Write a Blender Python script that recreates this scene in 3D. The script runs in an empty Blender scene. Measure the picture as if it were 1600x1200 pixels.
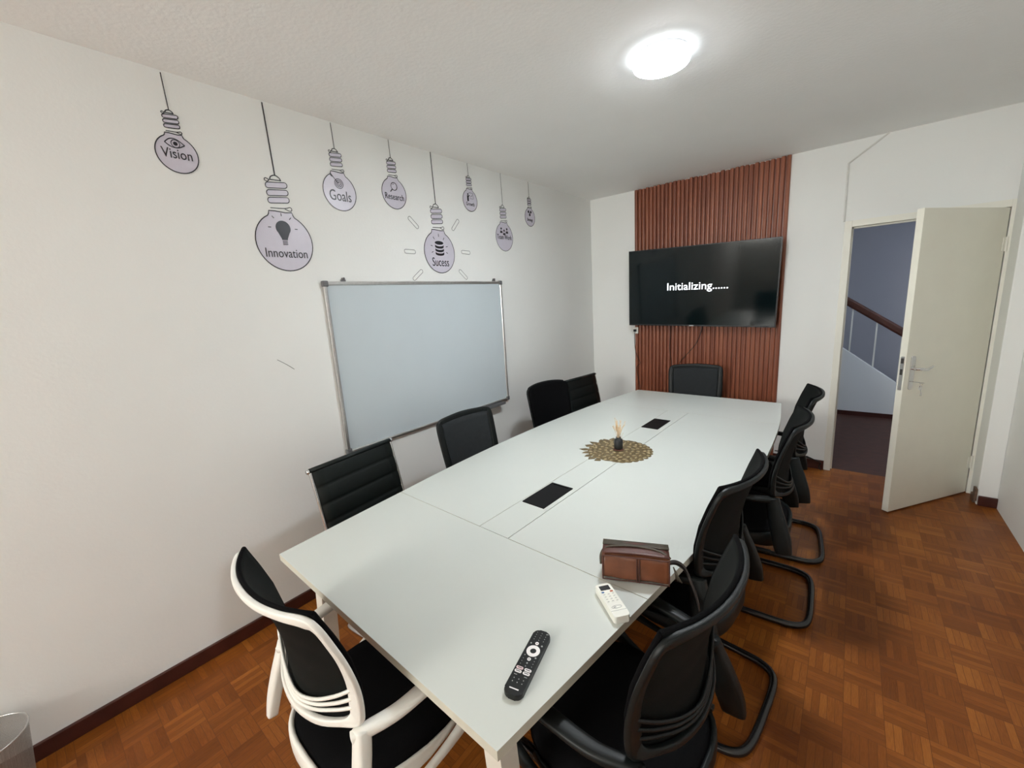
import bpy, bmesh, math, random
from mathutils import Vector, Matrix, Euler
random.seed(7)
C = bpy.context.scene.collection
PI = math.pi

# ------------------------------------------------------------------ camera, world, light, exposure
ROOM_L, ROOM_W, ROOM_H, BACK = 4.558, 3.359, 2.786, -3.8
cam = bpy.data.cameras.new('camera'); cam.sensor_width = 36.0; cam.lens = 36.0 * 645.52 / 1600.0
cam.clip_start = 0.02; cam.clip_end = 200
cam_o = bpy.data.objects.new('camera', cam); C.objects.link(cam_o)
cam_o.location = (2.4271, 0.0, 1.6945)
cam_o.rotation_euler = (PI / 2 - 0.1949, 0.0624, 0.6783)
sc = bpy.context.scene
sc.camera = cam_o
sc.view_settings.view_transform = 'Standard'; sc.view_settings.look = 'None'
sc.view_settings.gamma = 1.0; sc.view_settings.use_curve_mapping = False
sc.view_settings.exposure = 0.78
LAMP_W = 130.0        # radiance of the ceiling light's diffuser
SKY = 24.0            # overcast daylight outside the window behind the camera
HALL_FILL = 85.0  # strength of the added fill light in the hall
world = bpy.data.worlds.new('world'); sc.world = world; world.use_nodes = True
bgn = world.node_tree.nodes['Background']
bgn.inputs['Color'].default_value = (1.0, 0.98, 0.93, 1); bgn.inputs['Strength'].default_value = SKY
try:
    sc.cycles.max_bounces = 10; sc.cycles.diffuse_bounces = 6
    sc.cycles.sample_clamp_indirect = 6.0
except Exception: pass
# portal in the window opening that lets the daylight in
WIN = (0.08, 1.60, 1.80, 2.62)   # x0 x1 z0 z1 of the unseen back wall window, set to balance the daylight
pl = bpy.data.lights.new('window_portal', 'AREA'); pl.shape = 'RECTANGLE'; pl.size = WIN[1] - WIN[0]; pl.size_y = WIN[3] - WIN[2]
pl.cycles.is_portal = True
po = bpy.data.objects.new('window_portal', pl); C.objects.link(po)
po.location = ((WIN[0] + WIN[1]) / 2, BACK - 0.06, (WIN[2] + WIN[3]) / 2); po.rotation_euler = (PI / 2, 0, 0)

# ------------------------------------------------------------------ materials
def nodes(m):
    nt = m.node_tree
    return nt, nt.nodes['Principled BSDF']
def mat(name, col, rough=0.5, metal=0.0, var=0.06, scale=30.0, bump=0.0, bscale=200.0, spec=0.5, coat=0.0, emit=None, estr=0.0):
    m = bpy.data.materials.new(name); m.use_nodes = True
    nt, b = nodes(m); N = nt.nodes; L = nt.links
    b.inputs['Roughness'].default_value = rough; b.inputs['Metallic'].default_value = metal
    b.inputs['Specular IOR Level'].default_value = spec
    b.inputs['Coat Weight'].default_value = coat
    tc = N.new('ShaderNodeTexCoord')
    nz = N.new('ShaderNodeTexNoise'); nz.inputs['Scale'].default_value = scale; nz.inputs['Detail'].default_value = 4
    L.new(tc.outputs['Object'], nz.inputs['Vector'])
    r = N.new('ShaderNodeValToRGB')
    r.color_ramp.elements[0].position = 0.25; r.color_ramp.elements[1].position = 0.75
    r.color_ramp.elements[0].color = tuple(max(0, c * (1 - var)) for c in col) + (1,)
    r.color_ramp.elements[1].color = tuple(min(1, c * (1 + var)) for c in col) + (1,)
    L.new(nz.outputs['Fac'], r.inputs['Fac']); L.new(r.outputs['Color'], b.inputs['Base Color'])
    if bump > 0:
        n2 = N.new('ShaderNodeTexNoise'); n2.inputs['Scale'].default_value = bscale; n2.inputs['Detail'].default_value = 3
        L.new(tc.outputs['Object'], n2.inputs['Vector'])
        bp = N.new('ShaderNodeBump'); bp.inputs['Strength'].default_value = bump; bp.inputs['Distance'].default_value = 0.004
        L.new(n2.outputs['Fac'], bp.inputs['Height']); L.new(bp.outputs['Normal'], b.inputs['Normal'])
    if emit:
        b.inputs['Emission Color'].default_value = tuple(emit) + (1,); b.inputs['Emission Strength'].default_value = estr
    return m

def parquet_mat():
    m = bpy.data.materials.new('parquet'); m.use_nodes = True
    nt, b = nodes(m); N = nt.nodes; L = nt.links
    def math_(op, a, bb=None, c=None):
        n = N.new('ShaderNodeMath'); n.operation = op
        for i, v in enumerate((a, bb, c)):
            if v is None: continue
            if isinstance(v, (int, float)): n.inputs[i].default_value = v
            else: L.new(v, n.inputs[i])
        return n.outputs[0]
    tc = N.new('ShaderNodeTexCoord'); sp = N.new('ShaderNodeSeparateXYZ'); L.new(tc.outputs['Object'], sp.inputs[0])
    s = 0.126
    X = math_('DIVIDE', sp.outputs[0], s); Y = math_('DIVIDE', sp.outputs[1], s)
    fx = math_('FLOOR', X); fy = math_('FLOOR', Y)
    par = math_('FLOORED_MODULO', math_('ADD', fx, fy), 2.0)
    inv = math_('SUBTRACT', 1.0, par)
    ux = math_('FRACT', X); uy = math_('FRACT', Y)
    across = math_('ADD', math_('MULTIPLY', ux, par), math_('MULTIPLY', uy, inv))
    along = math_('ADD', math_('MULTIPLY', uy, par), math_('MULTIPLY', ux, inv))
    st = math_('MULTIPLY', across, 5.0); si = math_('FLOOR', st); sf = math_('FRACT', st)
    cv = N.new('ShaderNodeCombineXYZ'); L.new(fx, cv.inputs[0]); L.new(fy, cv.inputs[1]); L.new(si, cv.inputs[2])
    wn = N.new('ShaderNodeTexWhiteNoise'); wn.noise_dimensions = '3D'; L.new(cv.outputs[0], wn.inputs['Vector'])
    cb = N.new('ShaderNodeCombineXYZ'); L.new(fx, cb.inputs[0]); L.new(fy, cb.inputs[1])
    wb = N.new('ShaderNodeTexWhiteNoise'); wb.noise_dimensions = '3D'; L.new(cb.outputs[0], wb.inputs['Vector'])
    # grain stretched along each strip
    gx = math_('ADD', math_('MULTIPLY', across, 60.0), math_('MULTIPLY', wn.outputs['Value'], 90.0))
    gv = N.new('ShaderNodeCombineXYZ'); L.new(gx, gv.inputs[0]); L.new(math_('MULTIPLY', along, 4.0), gv.inputs[1]); L.new(math_('MULTIPLY', wb.outputs['Value'], 40.0), gv.inputs[2])
    gn = N.new('ShaderNodeTexNoise'); gn.inputs['Scale'].default_value = 1.0; gn.inputs['Detail'].default_value = 3; L.new(gv.outputs[0], gn.inputs['Vector'])
    # large soft wear patches
    wear = N.new('ShaderNodeTexNoise'); wear.inputs['Scale'].default_value = 1.6; wear.inputs['Detail'].default_value = 2; L.new(tc.outputs['Object'], wear.inputs['Vector'])
    mixv = math_('ADD', math_('ADD', math_('MULTIPLY', wn.outputs['Value'], 0.17), math_('MULTIPLY', wb.outputs['Value'], 0.13)),
                 math_('ADD', math_('MULTIPLY', gn.outputs['Fac'], 0.34), math_('MULTIPLY', wear.outputs['Fac'], 0.46)))
    r = N.new('ShaderNodeValToRGB')
    e = r.color_ramp.elements
    e[0].position = 0.25; e[0].color = (0.095, 0.022, 0.004, 1)
    e[1].position = 0.92; e[1].color = (0.42, 0.150, 0.026, 1)
    k = e.new(0.55); k.color = (0.215, 0.064, 0.010, 1)
    L.new(mixv, r.inputs['Fac'])
    # joints
    d1 = math_('MINIMUM', sf, math_('SUBTRACT', 1.0, sf))
    d2 = math_('MINIMUM', along, math_('SUBTRACT', 1.0, along))
    g = math_('MULTIPLY', math_('GREATER_THAN', d1, 0.03), math_('GREATER_THAN', d2, 0.008))
    mx = N.new('ShaderNodeMix'); mx.data_type = 'RGBA'
    L.new(g, mx.inputs[0]); mx.inputs[6].default_value = (0.12, 0.034, 0.008, 1); L.new(r.outputs['Color'], mx.inputs[7])
    L.new(mx.outputs[2], b.inputs['Base Color'])
    b.inputs['Roughness'].default_value = 0.30; b.inputs['Specular IOR Level'].default_value = 0.22
    rr = N.new('ShaderNodeMapRange'); L.new(gn.outputs['Fac'], rr.inputs['Value']); rr.inputs['To Min'].default_value = 0.24; rr.inputs['To Max'].default_value = 0.42
    L.new(rr.outputs[0], b.inputs['Roughness'])
    bp = N.new('ShaderNodeBump'); bp.inputs['Strength'].default_value = 0.25; bp.inputs['Distance'].default_value = 0.002
    L.new(math_('ADD', g, math_('MULTIPLY', wn.outputs['Value'], 0.5)), bp.inputs['Height']); L.new(bp.outputs['Normal'], b.inputs['Normal'])
    return m

def wood_slat_mat():
    m = bpy.data.materials.new('fluted_wood'); m.use_nodes = True
    nt, b = nodes(m); N = nt.nodes; L = nt.links
    tc = N.new('ShaderNodeTexCoord'); mp = N.new('ShaderNodeMapping'); L.new(tc.outputs['Object'], mp.inputs['Vector'])
    mp.inputs['Scale'].default_value = (25.0, 25.0, 0.9)
    nz = N.new('ShaderNodeTexNoise'); nz.inputs['Scale'].default_value = 1.0; nz.inputs['Detail'].default_value = 4; nz.inputs['Distortion'].default_value = 0.6
    L.new(mp.outputs[0], nz.inputs['Vector'])
    r = N.new('ShaderNodeValToRGB'); e = r.color_ramp.elements
    e[0].position = 0.30; e[0].color = (0.175, 0.044, 0.020, 1)
    e[1].position = 0.70; e[1].color = (0.32, 0.105, 0.052, 1)
    L.new(nz.outputs['Fac'], r.inputs['Fac']); L.new(r.outputs['Color'], b.inputs['Base Color'])
    b.inputs['Roughness'].default_value = 0.38
    return m

def wall_mat(name, col, stipple=0.15, sc_=90.0, var=0.02):
    return mat(name, col, rough=0.75, var=var, scale=1.7, bump=stipple, bscale=sc_, spec=0.25)

M = {}
M['wall'] = wall_mat('white_wall_paint', (0.81, 0.82, 0.80), 0.12, 70)
M['ceil'] = wall_mat('ceiling_paint', (0.90, 0.90, 0.88), 0.30, 55)
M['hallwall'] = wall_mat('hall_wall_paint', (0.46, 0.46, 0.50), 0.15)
M['floor'] = parquet_mat()
M['hallfloor'] = mat('dark_hall_floor', (0.055, 0.018, 0.010), 0.6, var=0.3, scale=14)
M['slat'] = wood_slat_mat()
M['skirt'] = mat('dark_red_skirting', (0.055, 0.014, 0.010), 0.35, var=0.25, scale=12)
M['table'] = mat('white_laminate', (0.595, 0.625, 0.59), 0.30, var=0.012, scale=3, bump=0.02, bscale=500)
M['tedge'] = mat('laminate_edge_band', (0.56, 0.55, 0.47), 0.45, var=0.03)
M['tleg'] = mat('white_powder_coat', (0.70, 0.67, 0.60), 0.4, var=0.02)
M['black'] = mat('black_plastic', (0.005, 0.006, 0.006), 0.38, var=0.15, spec=0.35)
M['blackframe'] = mat('black_chair_frame', (0.0045, 0.0065, 0.0065), 0.45, var=0.15, spec=0.28)
M['blackmetal'] = mat('black_gloss_tube', (0.008, 0.008, 0.009), 0.22, var=0.1, spec=0.6)
M['fabric'] = mat('black_fabric', (0.0035, 0.0035, 0.004), 0.9, var=0.3, scale=300, bump=0.3, bscale=900, spec=0.08)
M['leather'] = mat('black_leather', (0.004, 0.007, 0.0065), 0.42, var=0.15, scale=50, bump=0.12, bscale=500, spec=0.3)
M['chrome'] = mat('chrome', (0.75, 0.75, 0.76), 0.15, metal=1.0, var=0.03)
M['whitepl'] = mat('white_plastic', (0.80, 0.79, 0.74), 0.35, var=0.015)
M['lilac'] = mat('lilac_vinyl', (0.60, 0.575, 0.66), 0.30, var=0.02, bump=0.10, bscale=160)
M['inkline'] = mat('black_vinyl', (0.015, 0.015, 0.022), 0.35, var=0.1)
M['board'] = mat('whiteboard_enamel', (0.56, 0.625, 0.66), 0.22, var=0.02, scale=2, spec=0.4)
M['alu'] = mat('brushed_aluminium', (0.55, 0.54, 0.53), 0.30, metal=0.9, var=0.08, scale=60)
M['greypl'] = mat('grey_plastic', (0.13, 0.13, 0.135), 0.45)
M['tvframe'] = mat('television_bezel', (0.012, 0.013, 0.015), 0.35)
M['screen'] = mat('television_screen', (0.002, 0.006, 0.007), 0.08, var=0.05, spec=0.33)
M['screentext'] = mat('screen_letters', (0.8, 0.8, 0.8), 0.4, emit=(0.9, 0.95, 1.0), estr=1.0)
M['logo'] = mat('silver_logo', (0.5, 0.5, 0.5), 0.3, metal=0.6)
M['doorp'] = mat('cream_door_paint', (0.80, 0.785, 0.68), 0.42, var=0.02, scale=6)
M['doorframe'] = mat('cream_frame_paint', (0.80, 0.79, 0.71), 0.42, var=0.02, scale=6)
M['rail'] = mat('dark_wood_handrail', (0.075, 0.022, 0.014), 0.3, var=0.3, scale=20)
M['gap'] = mat('dark_gap', (0.05, 0.045, 0.04), 0.7)
M['brown'] = mat('tan_brown_leather', (0.165, 0.058, 0.027), 0.36, var=0.22, scale=22, bump=0.25, bscale=90)
M['brown2'] = mat('brown_gusset_leather', (0.085, 0.030, 0.022), 0.4, var=0.2, scale=30, bump=0.2, bscale=120)
M['brown3'] = mat('dark_olive_canvas', (0.055, 0.042, 0.026), 0.6, var=0.2, scale=60)
M['hatch'] = mat('matt_black_lid', (0.004, 0.004, 0.005), 0.5, spec=0.15)
M['brown4'] = mat('dark_strap_leather', (0.022, 0.014, 0.012), 0.5, var=0.2, scale=60)
M['gold'] = mat('gold_woven_leaf', (0.17, 0.125, 0.060), 0.45, metal=0.35, var=0.35, scale=45)
M['gold2'] = mat('pale_gold_leaf', (0.42, 0.34, 0.20), 0.30, metal=0.5, var=0.3, scale=60)
M['straw'] = mat('dried_straw', (0.80, 0.62, 0.40), 0.7, var=0.25, scale=50)
M['vase'] = mat('charcoal_ceramic', (0.018, 0.020, 0.022), 0.35)
M['terracotta'] = mat('red_brown_clay', (0.17, 0.06, 0.04), 0.5)
M['remwhite'] = mat('remote_white_plastic', (0.80, 0.80, 0.73), 0.35)
M['lcd'] = mat('dark_display', (0.035, 0.037, 0.04), 0.2)
M['blue'] = mat('blue_key', (0.05, 0.12, 0.30), 0.5)
M['orange'] = mat('orange_key', (0.50, 0.12, 0.05), 0.5)
M['grey'] = mat('grey_print', (0.33, 0.34, 0.33), 0.5)
M['whiteprint'] = mat('white_print', (0.82, 0.80, 0.80), 0.5)
M['pinkprint'] = mat('pinkish_print', (0.75, 0.58, 0.60), 0.5)
M['lamp'] = mat('lit_diffuser', (0.9, 0.9, 0.9), 0.5, emit=(0.90, 0.955, 1.0), estr=LAMP_W)
M['lampside'] = mat('lit_diffuser_rim', (0.9, 0.9, 0.9), 0.5, emit=(0.84, 0.92, 1.0), estr=3.0)
M['lamprim'] = mat('lamp_rim', (0.75, 0.78, 0.82), 0.4)
M['hallfill'] = mat('hall_fill_diffuser', (0.9, 0.9, 0.9), 0.5, emit=(0.75, 0.86, 1.0), estr=HALL_FILL)
M['glass'] = mat('clear_glass', (1, 1, 1), 0.02)
M['glass'].node_tree.nodes['Principled BSDF'].inputs['Transmission Weight'].default_value = 1.0
M['white_trunk'] = mat('painted_trunking', (0.66, 0.655, 0.62), 0.6)
M['brownfit'] = mat('worn_brown_edge', (0.12, 0.07, 0.045), 0.6, var=0.4, scale=40)

def wire_mat():
    m = bpy.data.materials.new('wire_mesh_metal'); m.use_nodes = True
    nt, b = nodes(m); N = nt.nodes; L = nt.links
    b.inputs['Base Color'].default_value = (0.36, 0.35, 0.33, 1); b.inputs['Metallic'].default_value = 0.6; b.inputs['Roughness'].default_value = 0.45
    uv = N.new('ShaderNodeUVMap'); sp = N.new('ShaderNodeSeparateXYZ'); L.new(uv.outputs[0], sp.inputs[0])
    def mth(op, a, v):
        n = N.new('ShaderNodeMath'); n.operation = op
        L.new(a, n.inputs[0])
        if isinstance(v, (int, float)): n.inputs[1].default_value = v
        else: L.new(v, n.inputs[1])
        return n.outputs[0]
    a = mth('ADD', mth('MULTIPLY', sp.outputs[0], 130.0), mth('MULTIPLY', sp.outputs[1], 55.0))
    c = mth('SUBTRACT', mth('MULTIPLY', sp.outputs[0], 130.0), mth('MULTIPLY', sp.outputs[1], 55.0))
    fa = mth('LESS_THAN', mth('FRACT', a, 0), 0.42); fc = mth('LESS_THAN', mth('FRACT', c, 0), 0.42)
    mx = mth('MAXIMUM', fa, fc); L.new(mx, b.inputs['Alpha'])
    return m
M['wire'] = wire_mat()

def mesh_mat(name, col, holes=0.35, scale=420.0):
    # woven chair mesh: fine dark/darker weave
    m = mat(name, col, 0.8, var=0.1, spec=0.12)
    nt, b = nodes(m); N = nt.nodes; L = nt.links
    tc = N.new('ShaderNodeTexCoord'); v = N.new('ShaderNodeTexVoronoi'); v.inputs['Scale'].default_value = scale
    L.new(tc.outputs['Object'], v.inputs['Vector'])
    bp = N.new('ShaderNodeBump'); bp.inputs['Strength'].default_value = 0.3; bp.inputs['Distance'].default_value = 0.001
    L.new(v.outputs['Distance'], bp.inputs['Height']); L.new(bp.outputs['Normal'], b.inputs['Normal'])
    return m
M['mesh'] = mesh_mat('black_woven_mesh', (0.0055, 0.0065, 0.006))
M['meshgrey'] = mesh_mat('grey_woven_mesh', (0.026, 0.029, 0.031))

# ------------------------------------------------------------------ mesh helpers
def obj(name, bm, material, parent=None, smooth=False, mats=None):
    me = bpy.data.meshes.new(name); bmesh.ops.recalc_face_normals(bm, faces=bm.faces); bm.to_mesh(me); bm.free()
    o = bpy.data.objects.new(name, me); C.objects.link(o)
    for mm in (mats or [material]): me.materials.append(mm)
    if smooth:
        for p in me.polygons: p.use_smooth = True
    if parent is not None: o.parent = parent
    return o
def tag(o, label, cat, group=None, kind=None):
    o['label'] = label; o['category'] = cat
    if group: o['group'] = group
    if kind: o['kind'] = kind
    return o
def struct(o, label=None):
    o['kind'] = 'structure'
    if label: o['label'] = label; 
    return o
def thing(name, loc, rz, label, cat, group=None):
    o = bpy.data.objects.new(name, None); C.objects.link(o); o.empty_display_size = 0.1
    o.location = loc; o.rotation_euler = (0, 0, rz)
    return tag(o, label, cat, group)
def box(bm, x0, x1, y0, y1, z0, z1, bev=0.0, seg=2, M4=None, mi=0):
    r = bmesh.ops.create_cube(bm, size=1.0); vs = r['verts']
    for v in vs:
        v.co = Vector(((x0 + x1) / 2 + v.co.x * (x1 - x0), (y0 + y1) / 2 + v.co.y * (y1 - y0), (z0 + z1) / 2 + v.co.z * (z1 - z0)))
    fs = set(f for v in vs for f in v.link_faces)
    if bev > 0:
        es = list(set(e for f in fs for e in f.edges))
        rb = bmesh.ops.bevel(bm, geom=es, offset=bev, segments=seg, affect='EDGES', profile=0.6)
        vs = list(set(rb['verts']) | set(v for f in fs if f.is_valid for v in f.verts))
        vs = [v for v in vs if v.is_valid]
        fs = set(f for v in vs for f in v.link_faces)
    if M4 is not None:
        for v in vs: v.co = M4 @ v.co
    for f in fs: f.material_index = mi
    return vs
def bmbox(*a, **k):
    bm = bmesh.new(); box(bm, *a, **k); return bm
def poly_prism(bm, pts, z0, z1, bev=0.0, M4=None, mi=0):
    vb = [bm.verts.new((p[0], p[1], z0)) for p in pts]; vt = [bm.verts.new((p[0], p[1], z1)) for p in pts]
    fs = [bm.faces.new(vb[::-1]), bm.faces.new(vt)]
    n = len(pts)
    for i in range(n): fs.append(bm.faces.new((vb[i], vb[(i + 1) % n], vt[(i + 1) % n], vt[i])))
    vs = vb + vt
    if bev > 0:
        es = list(set(e for f in fs[:2] for e in f.edges))
        rb = bmesh.ops.bevel(bm, geom=es, offset=bev, segments=2, affect='EDGES', profile=0.6)
        vs = list(set(v for v in list(rb['verts']) + vs if v.is_valid))
    if M4 is not None:
        for v in vs: v.co = M4 @ v.co
    for f in set(f for v in vs for f in v.link_faces): f.material_index = mi
    return vs
def catmull(pts, n=6, closed=False):
    P = [Vector(p) for p in pts]; out = []; N_ = len(P)
    rng = range(N_) if closed else range(N_ - 1)
    for i in rng:
        if closed: p0, p1, p2, p3 = P[(i - 1) % N_], P[i], P[(i + 1) % N_], P[(i + 2) % N_]
        else: p0, p1, p2, p3 = P[max(i - 1, 0)], P[i], P[i + 1], P[min(i + 2, N_ - 1)]
        for j in range(n):
            t = j / n
            out.append(0.5 * ((2 * p1) + (-p0 + p2) * t + (2 * p0 - 5 * p1 + 4 * p2 - p3) * t * t + (-p0 + 3 * p1 - 3 * p2 + p3) * t ** 3))
    if not closed: out.append(P[-1])
    return out
def sweep(bm, pts, prof, ref=(0, 0, 1), closed=False, sub=6, nseg=12, power=2.0, M4=None):
    """prof: list of (a,b) half-sizes per control point (a along ref, b in plane) or one pair"""
    if isinstance(prof, tuple): prof = [prof] * len(pts)
    if sub > 1:
        path = catmull(pts, sub, closed); pr3 = catmull([(p[0], p[1], 0) for p in prof], sub, closed)
    else:
        path = [Vector(p) for p in pts]; pr3 = [Vector((p[0], p[1], 0)) for p in prof]
    ref = Vector(ref).normalized(); n = len(path); rings = []
    for i in range(n):
        a = path[(i - 1) % n] if (closed or i > 0) else path[i]
        b = path[(i + 1) % n] if (closed or i < n - 1) else path[i]
        t = (b - a).normalized()
        lat = (ref - t * ref.dot(t))
        if lat.length < 1e-4: lat = Vector((1, 0, 0)) - t * t.x
        lat.normalize(); inp = t.cross(lat)
        ring = []
        for k in range(nseg):
            th = 2 * PI * (k + 0.5) / nseg; c, s = math.cos(th), math.sin(th)
            cc = math.copysign(abs(c) ** (2 / power), c); ss = math.copysign(abs(s) ** (2 / power), s)
            co = path[i] + lat * (cc * pr3[i].x) + inp * (ss * pr3[i].y)
            if M4 is not None: co = M4 @ co
            ring.append(bm.verts.new(co))
        rings.append(ring)
    for i in range(n if closed else n - 1):
        A, B = rings[i], rings[(i + 1) % n]
        for k in range(nseg): bm.faces.new((A[k], A[(k + 1) % nseg], B[(k + 1) % nseg], B[k]))
    if not closed:
        bm.faces.new(rings[0][::-1]); bm.faces.new(rings[-1])
def lathe(bm, prof, seg=32, cx=0, cy=0, M4=None, cap=True):
    rings = []
    for (r, z) in prof:
        ring = []
        for k in range(seg):
            a = 2 * PI * k / seg; co = Vector((cx + r * math.cos(a), cy + r * math.sin(a), z))
            if M4 is not None: co = M4 @ co
            ring.append(bm.verts.new(co))
        rings.append(ring)
    for A, B in zip(rings, rings[1:]):
        for k in range(seg): bm.faces.new((A[k], A[(k + 1) % seg], B[(k + 1) % seg], B[k]))
    if cap:
        bm.faces.new(rings[0][::-1]); bm.faces.new(rings[-1])
def grid_shell(bm, fn, nu, nv, thick, nrm):
    """two skins of a surface fn(u,v), offset by thick along nrm(u,v), closed at the rim"""
    A = [[bm.verts.new(fn(i / nu, j / nv)) for j in range(nv + 1)] for i in range(nu + 1)]
    B = [[bm.verts.new(Vector(fn(i / nu, j / nv)) + Vector(nrm) * thick) for j in range(nv + 1)] for i in range(nu + 1)]
    for i in range(nu):
        for j in range(nv):
            bm.faces.new((A[i][j], A[i + 1][j], A[i + 1][j + 1], A[i][j + 1]))
            bm.faces.new((B[i][j], B[i][j + 1], B[i + 1][j + 1], B[i + 1][j]))
    for i in range(nu):
        bm.faces.new((A[i][0], B[i][0], B[i + 1][0], A[i + 1][0])); bm.faces.new((A[i][nv], A[i + 1][nv], B[i + 1][nv], B[i][nv]))
    for j in range(nv):
        bm.faces.new((A[0][j], A[0][j + 1], B[0][j + 1], B[0][j])); bm.faces.new((A[nu][j], B[nu][j], B[nu][j + 1], A[nu][j + 1]))
def rrect(w, h, r, n=5, cx=0, cy=0):
    pts = []
    for (sx, sy, a0) in ((1, 1, 0), (-1, 1, 90), (-1, -1, 180), (1, -1, 270)):
        for k in range(n + 1):
            a = math.radians(a0 + 90 * k / n)
            pts.append((cx + sx * (w / 2 - r) + r * math.cos(a), cy + sy * (h / 2 - r) + r * math.sin(a)))
    return pts
def text_bm(bm, body, size, M4, sx=1.0, depth=0.0006, align='CENTER', mi=0, bold=0.0):
    cu = bpy.data.curves.new('t', 'FONT'); cu.body = body; cu.size = size; cu.align_x = align; cu.align_y = 'CENTER'
    cu.extrude = depth; cu.offset = bold; cu.resolution_u = 3
    to = bpy.data.objects.new('t', cu); C.objects.link(to)
    dg = bpy.context.evaluated_depsgraph_get(); me = bpy.data.meshes.new_from_object(to.evaluated_get(dg))
    for v in me.vertices: v.co = M4 @ Vector((v.co.x * sx, v.co.y, v.co.z))
    n0 = len(bm.faces); bm.from_mesh(me); bm.faces.ensure_lookup_table()
    for f in bm.faces[n0:]: f.material_index = mi
    bpy.data.objects.remove(to); bpy.data.curves.remove(cu); bpy.data.meshes.remove(me)
def copy_tree(o, parent=None):
    c = o.copy(); C.objects.link(c)
    if parent is not None: c.parent = parent
    for ch in [k for k in bpy.data.objects if k.parent == o]: copy_tree(ch, c)
    return c

# ------------------------------------------------------------------ room shell
HALL_Y = 8.2
bm = bmesh.new(); box(bm, -0.12, ROOM_W + 0.12, BACK - 0.12, ROOM_L + 0.06, -0.1, 0.0)
struct(obj('floor', bm, M['floor']))
bm = bmesh.new(); box(bm, 0.2, 5.0, ROOM_L + 0.06, HALL_Y, -0.1, 0.0)
struct(obj('floor_hall', bm, M['hallfloor']))
bm = bmesh.new(); box(bm, -0.12, 5.0, BACK - 0.12, HALL_Y, ROOM_H, ROOM_H + 0.1)
struct(obj('ceiling', bm, M['ceil']))
struct(obj('wall_left', bmbox(-0.12, 0.0, BACK - 0.12, ROOM_L + 0.12, 0, ROOM_H), M['wall']))
struct(obj('wall_right', bmbox(ROOM_W, ROOM_W + 0.12, BACK - 0.12, ROOM_L + 0.12, 0, ROOM_H), M['wall']))
DX0, DX1, DZ = 2.333, 3.286, 2.176      # outer size of the door frame
bm = bmesh.new()
box(bm, 0.0, DX0, ROOM_L, ROOM_L + 0.12, 0, ROOM_H)
box(bm, DX0, DX1, ROOM_L, ROOM_L + 0.12, DZ, ROOM_H)
box(bm, DX1, ROOM_W, ROOM_L, ROOM_L + 0.12, 0, ROOM_H)
struct(obj('wall_far', bm, M['wall']))
struct(obj('wall_pier', bmbox(3.256, ROOM_W, 4.337, ROOM_L, 0, ROOM_H, bev=0.006), M['wall']))
bm = bmesh.new()
box(bm, 0.0, WIN[0], BACK - 0.12, BACK, 0, ROOM_H); box(bm, WIN[1], ROOM_W, BACK - 0.12, BACK, 0, ROOM_H)
box(bm, WIN[0], WIN[1], BACK - 0.12, BACK, 0, WIN[2]); box(bm, WIN[0], WIN[1], BACK - 0.12, BACK, WIN[3], ROOM_H)
struct(obj('wall_back', bm, M['wall']))
# unseen window behind the camera, placed and sized for the daylight it gives
bm = bmesh.new()
x0, x1, z0, z1 = WIN; f = 0.045
for (a, b, c, d) in ((x0, x1, z0, z0 + f), (x0, x1, z1 - f, z1), (x0, x0 + f, z0, z1), (x1 - f, x1, z0, z1), ((x0 + x1) / 2 - f / 2, (x0 + x1) / 2 + f / 2, z0, z1)):
    box(bm, a, b, BACK - 0.09, BACK - 0.03, c, d)
struct(obj('window_1', bm, M['doorframe']))

# skirting boards
def skirt(name, x0, x1, y0, y1, h=0.095):
    struct(obj(name, bmbox(x0, x1, y0, y1, 0, h, bev=0.004), M['skirt']))
skirt('baseboard_left', 0.0, 0.016, BACK, ROOM_L, 0.072)
skirt('baseboard_far', 1.934, DX0, ROOM_L - 0.018, ROOM_L, 0.085)
skirt('baseboard_pier', 3.262, ROOM_W, 4.337 - 0.018, 4.337, 0.075)
bm = bmesh.new(); box(bm, 3.241, 3.256, 4.325, 4.39, 0.03, 0.125, bev=0.005)
box(bm, 3.240, 3.256, 4.36, 4.44, 0.0, 0.06, bev=0.006)
struct(obj('trim_1', bm, M['brownfit']))

# painted cable cover running up from the door frame and diagonally to the ceiling
bm = bmesh.new()
sweep(bm, [(2.327, ROOM_L - 0.006, DZ), (2.323, ROOM_L - 0.006, 2.625)], (0.006, 0.006), ref=(0, 1, 0), sub=1, nseg=8, power=4)
sweep(bm, [(2.323, ROOM_L - 0.006, 2.622), (2.553, ROOM_L - 0.006, ROOM_H)], (0.006, 0.006), ref=(0, 1, 0), sub=1, nseg=8, power=4)
struct(obj('trim_2', bm, M['white_trunk']))

# ------------------------------------------------------------------ door and frame
door = thing('door_1', (0, 0, 0), 0, 'cream painted door standing open beside the staircase view', 'door')
door['kind'] = 'structure'
bm = bmesh.new()
IY0, IY1 = ROOM_L - 0.012, ROOM_L + 0.13
box(bm, DX0, 2.382, IY0, IY1, 0, DZ, bev=0.003); box(bm, 3.236, DX1, IY0, IY1, 0, DZ, bev=0.003)
box(bm, 2.382, 3.236, IY0 + 0.0005, IY1, 2.128, DZ)
box(bm, 2.382, 2.394, ROOM_L + 0.045, ROOM_L + 0.07, 0, 2.128); box(bm, 3.224, 3.236, ROOM_L + 0.045, ROOM_L + 0.07, 0, 2.128)
box(bm, 2.382, 3.236, ROOM_L + 0.045, ROOM_L + 0.07, 2.116, 2.128)
obj('door_frame', bm, M['doorframe'], door)
F0 = Vector((3.232, 4.545)); F1 = Vector((2.744, 3.853))
ang = math.atan2((F1 - F0).y, (F1 - F0).x); LW = (F1 - F0).length
leaf = obj('door_leaf', bmbox(0.004, LW, -0.04, 0.0, 0.012, 2.122, bev=0.002), M['doorp'], door)
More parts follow.
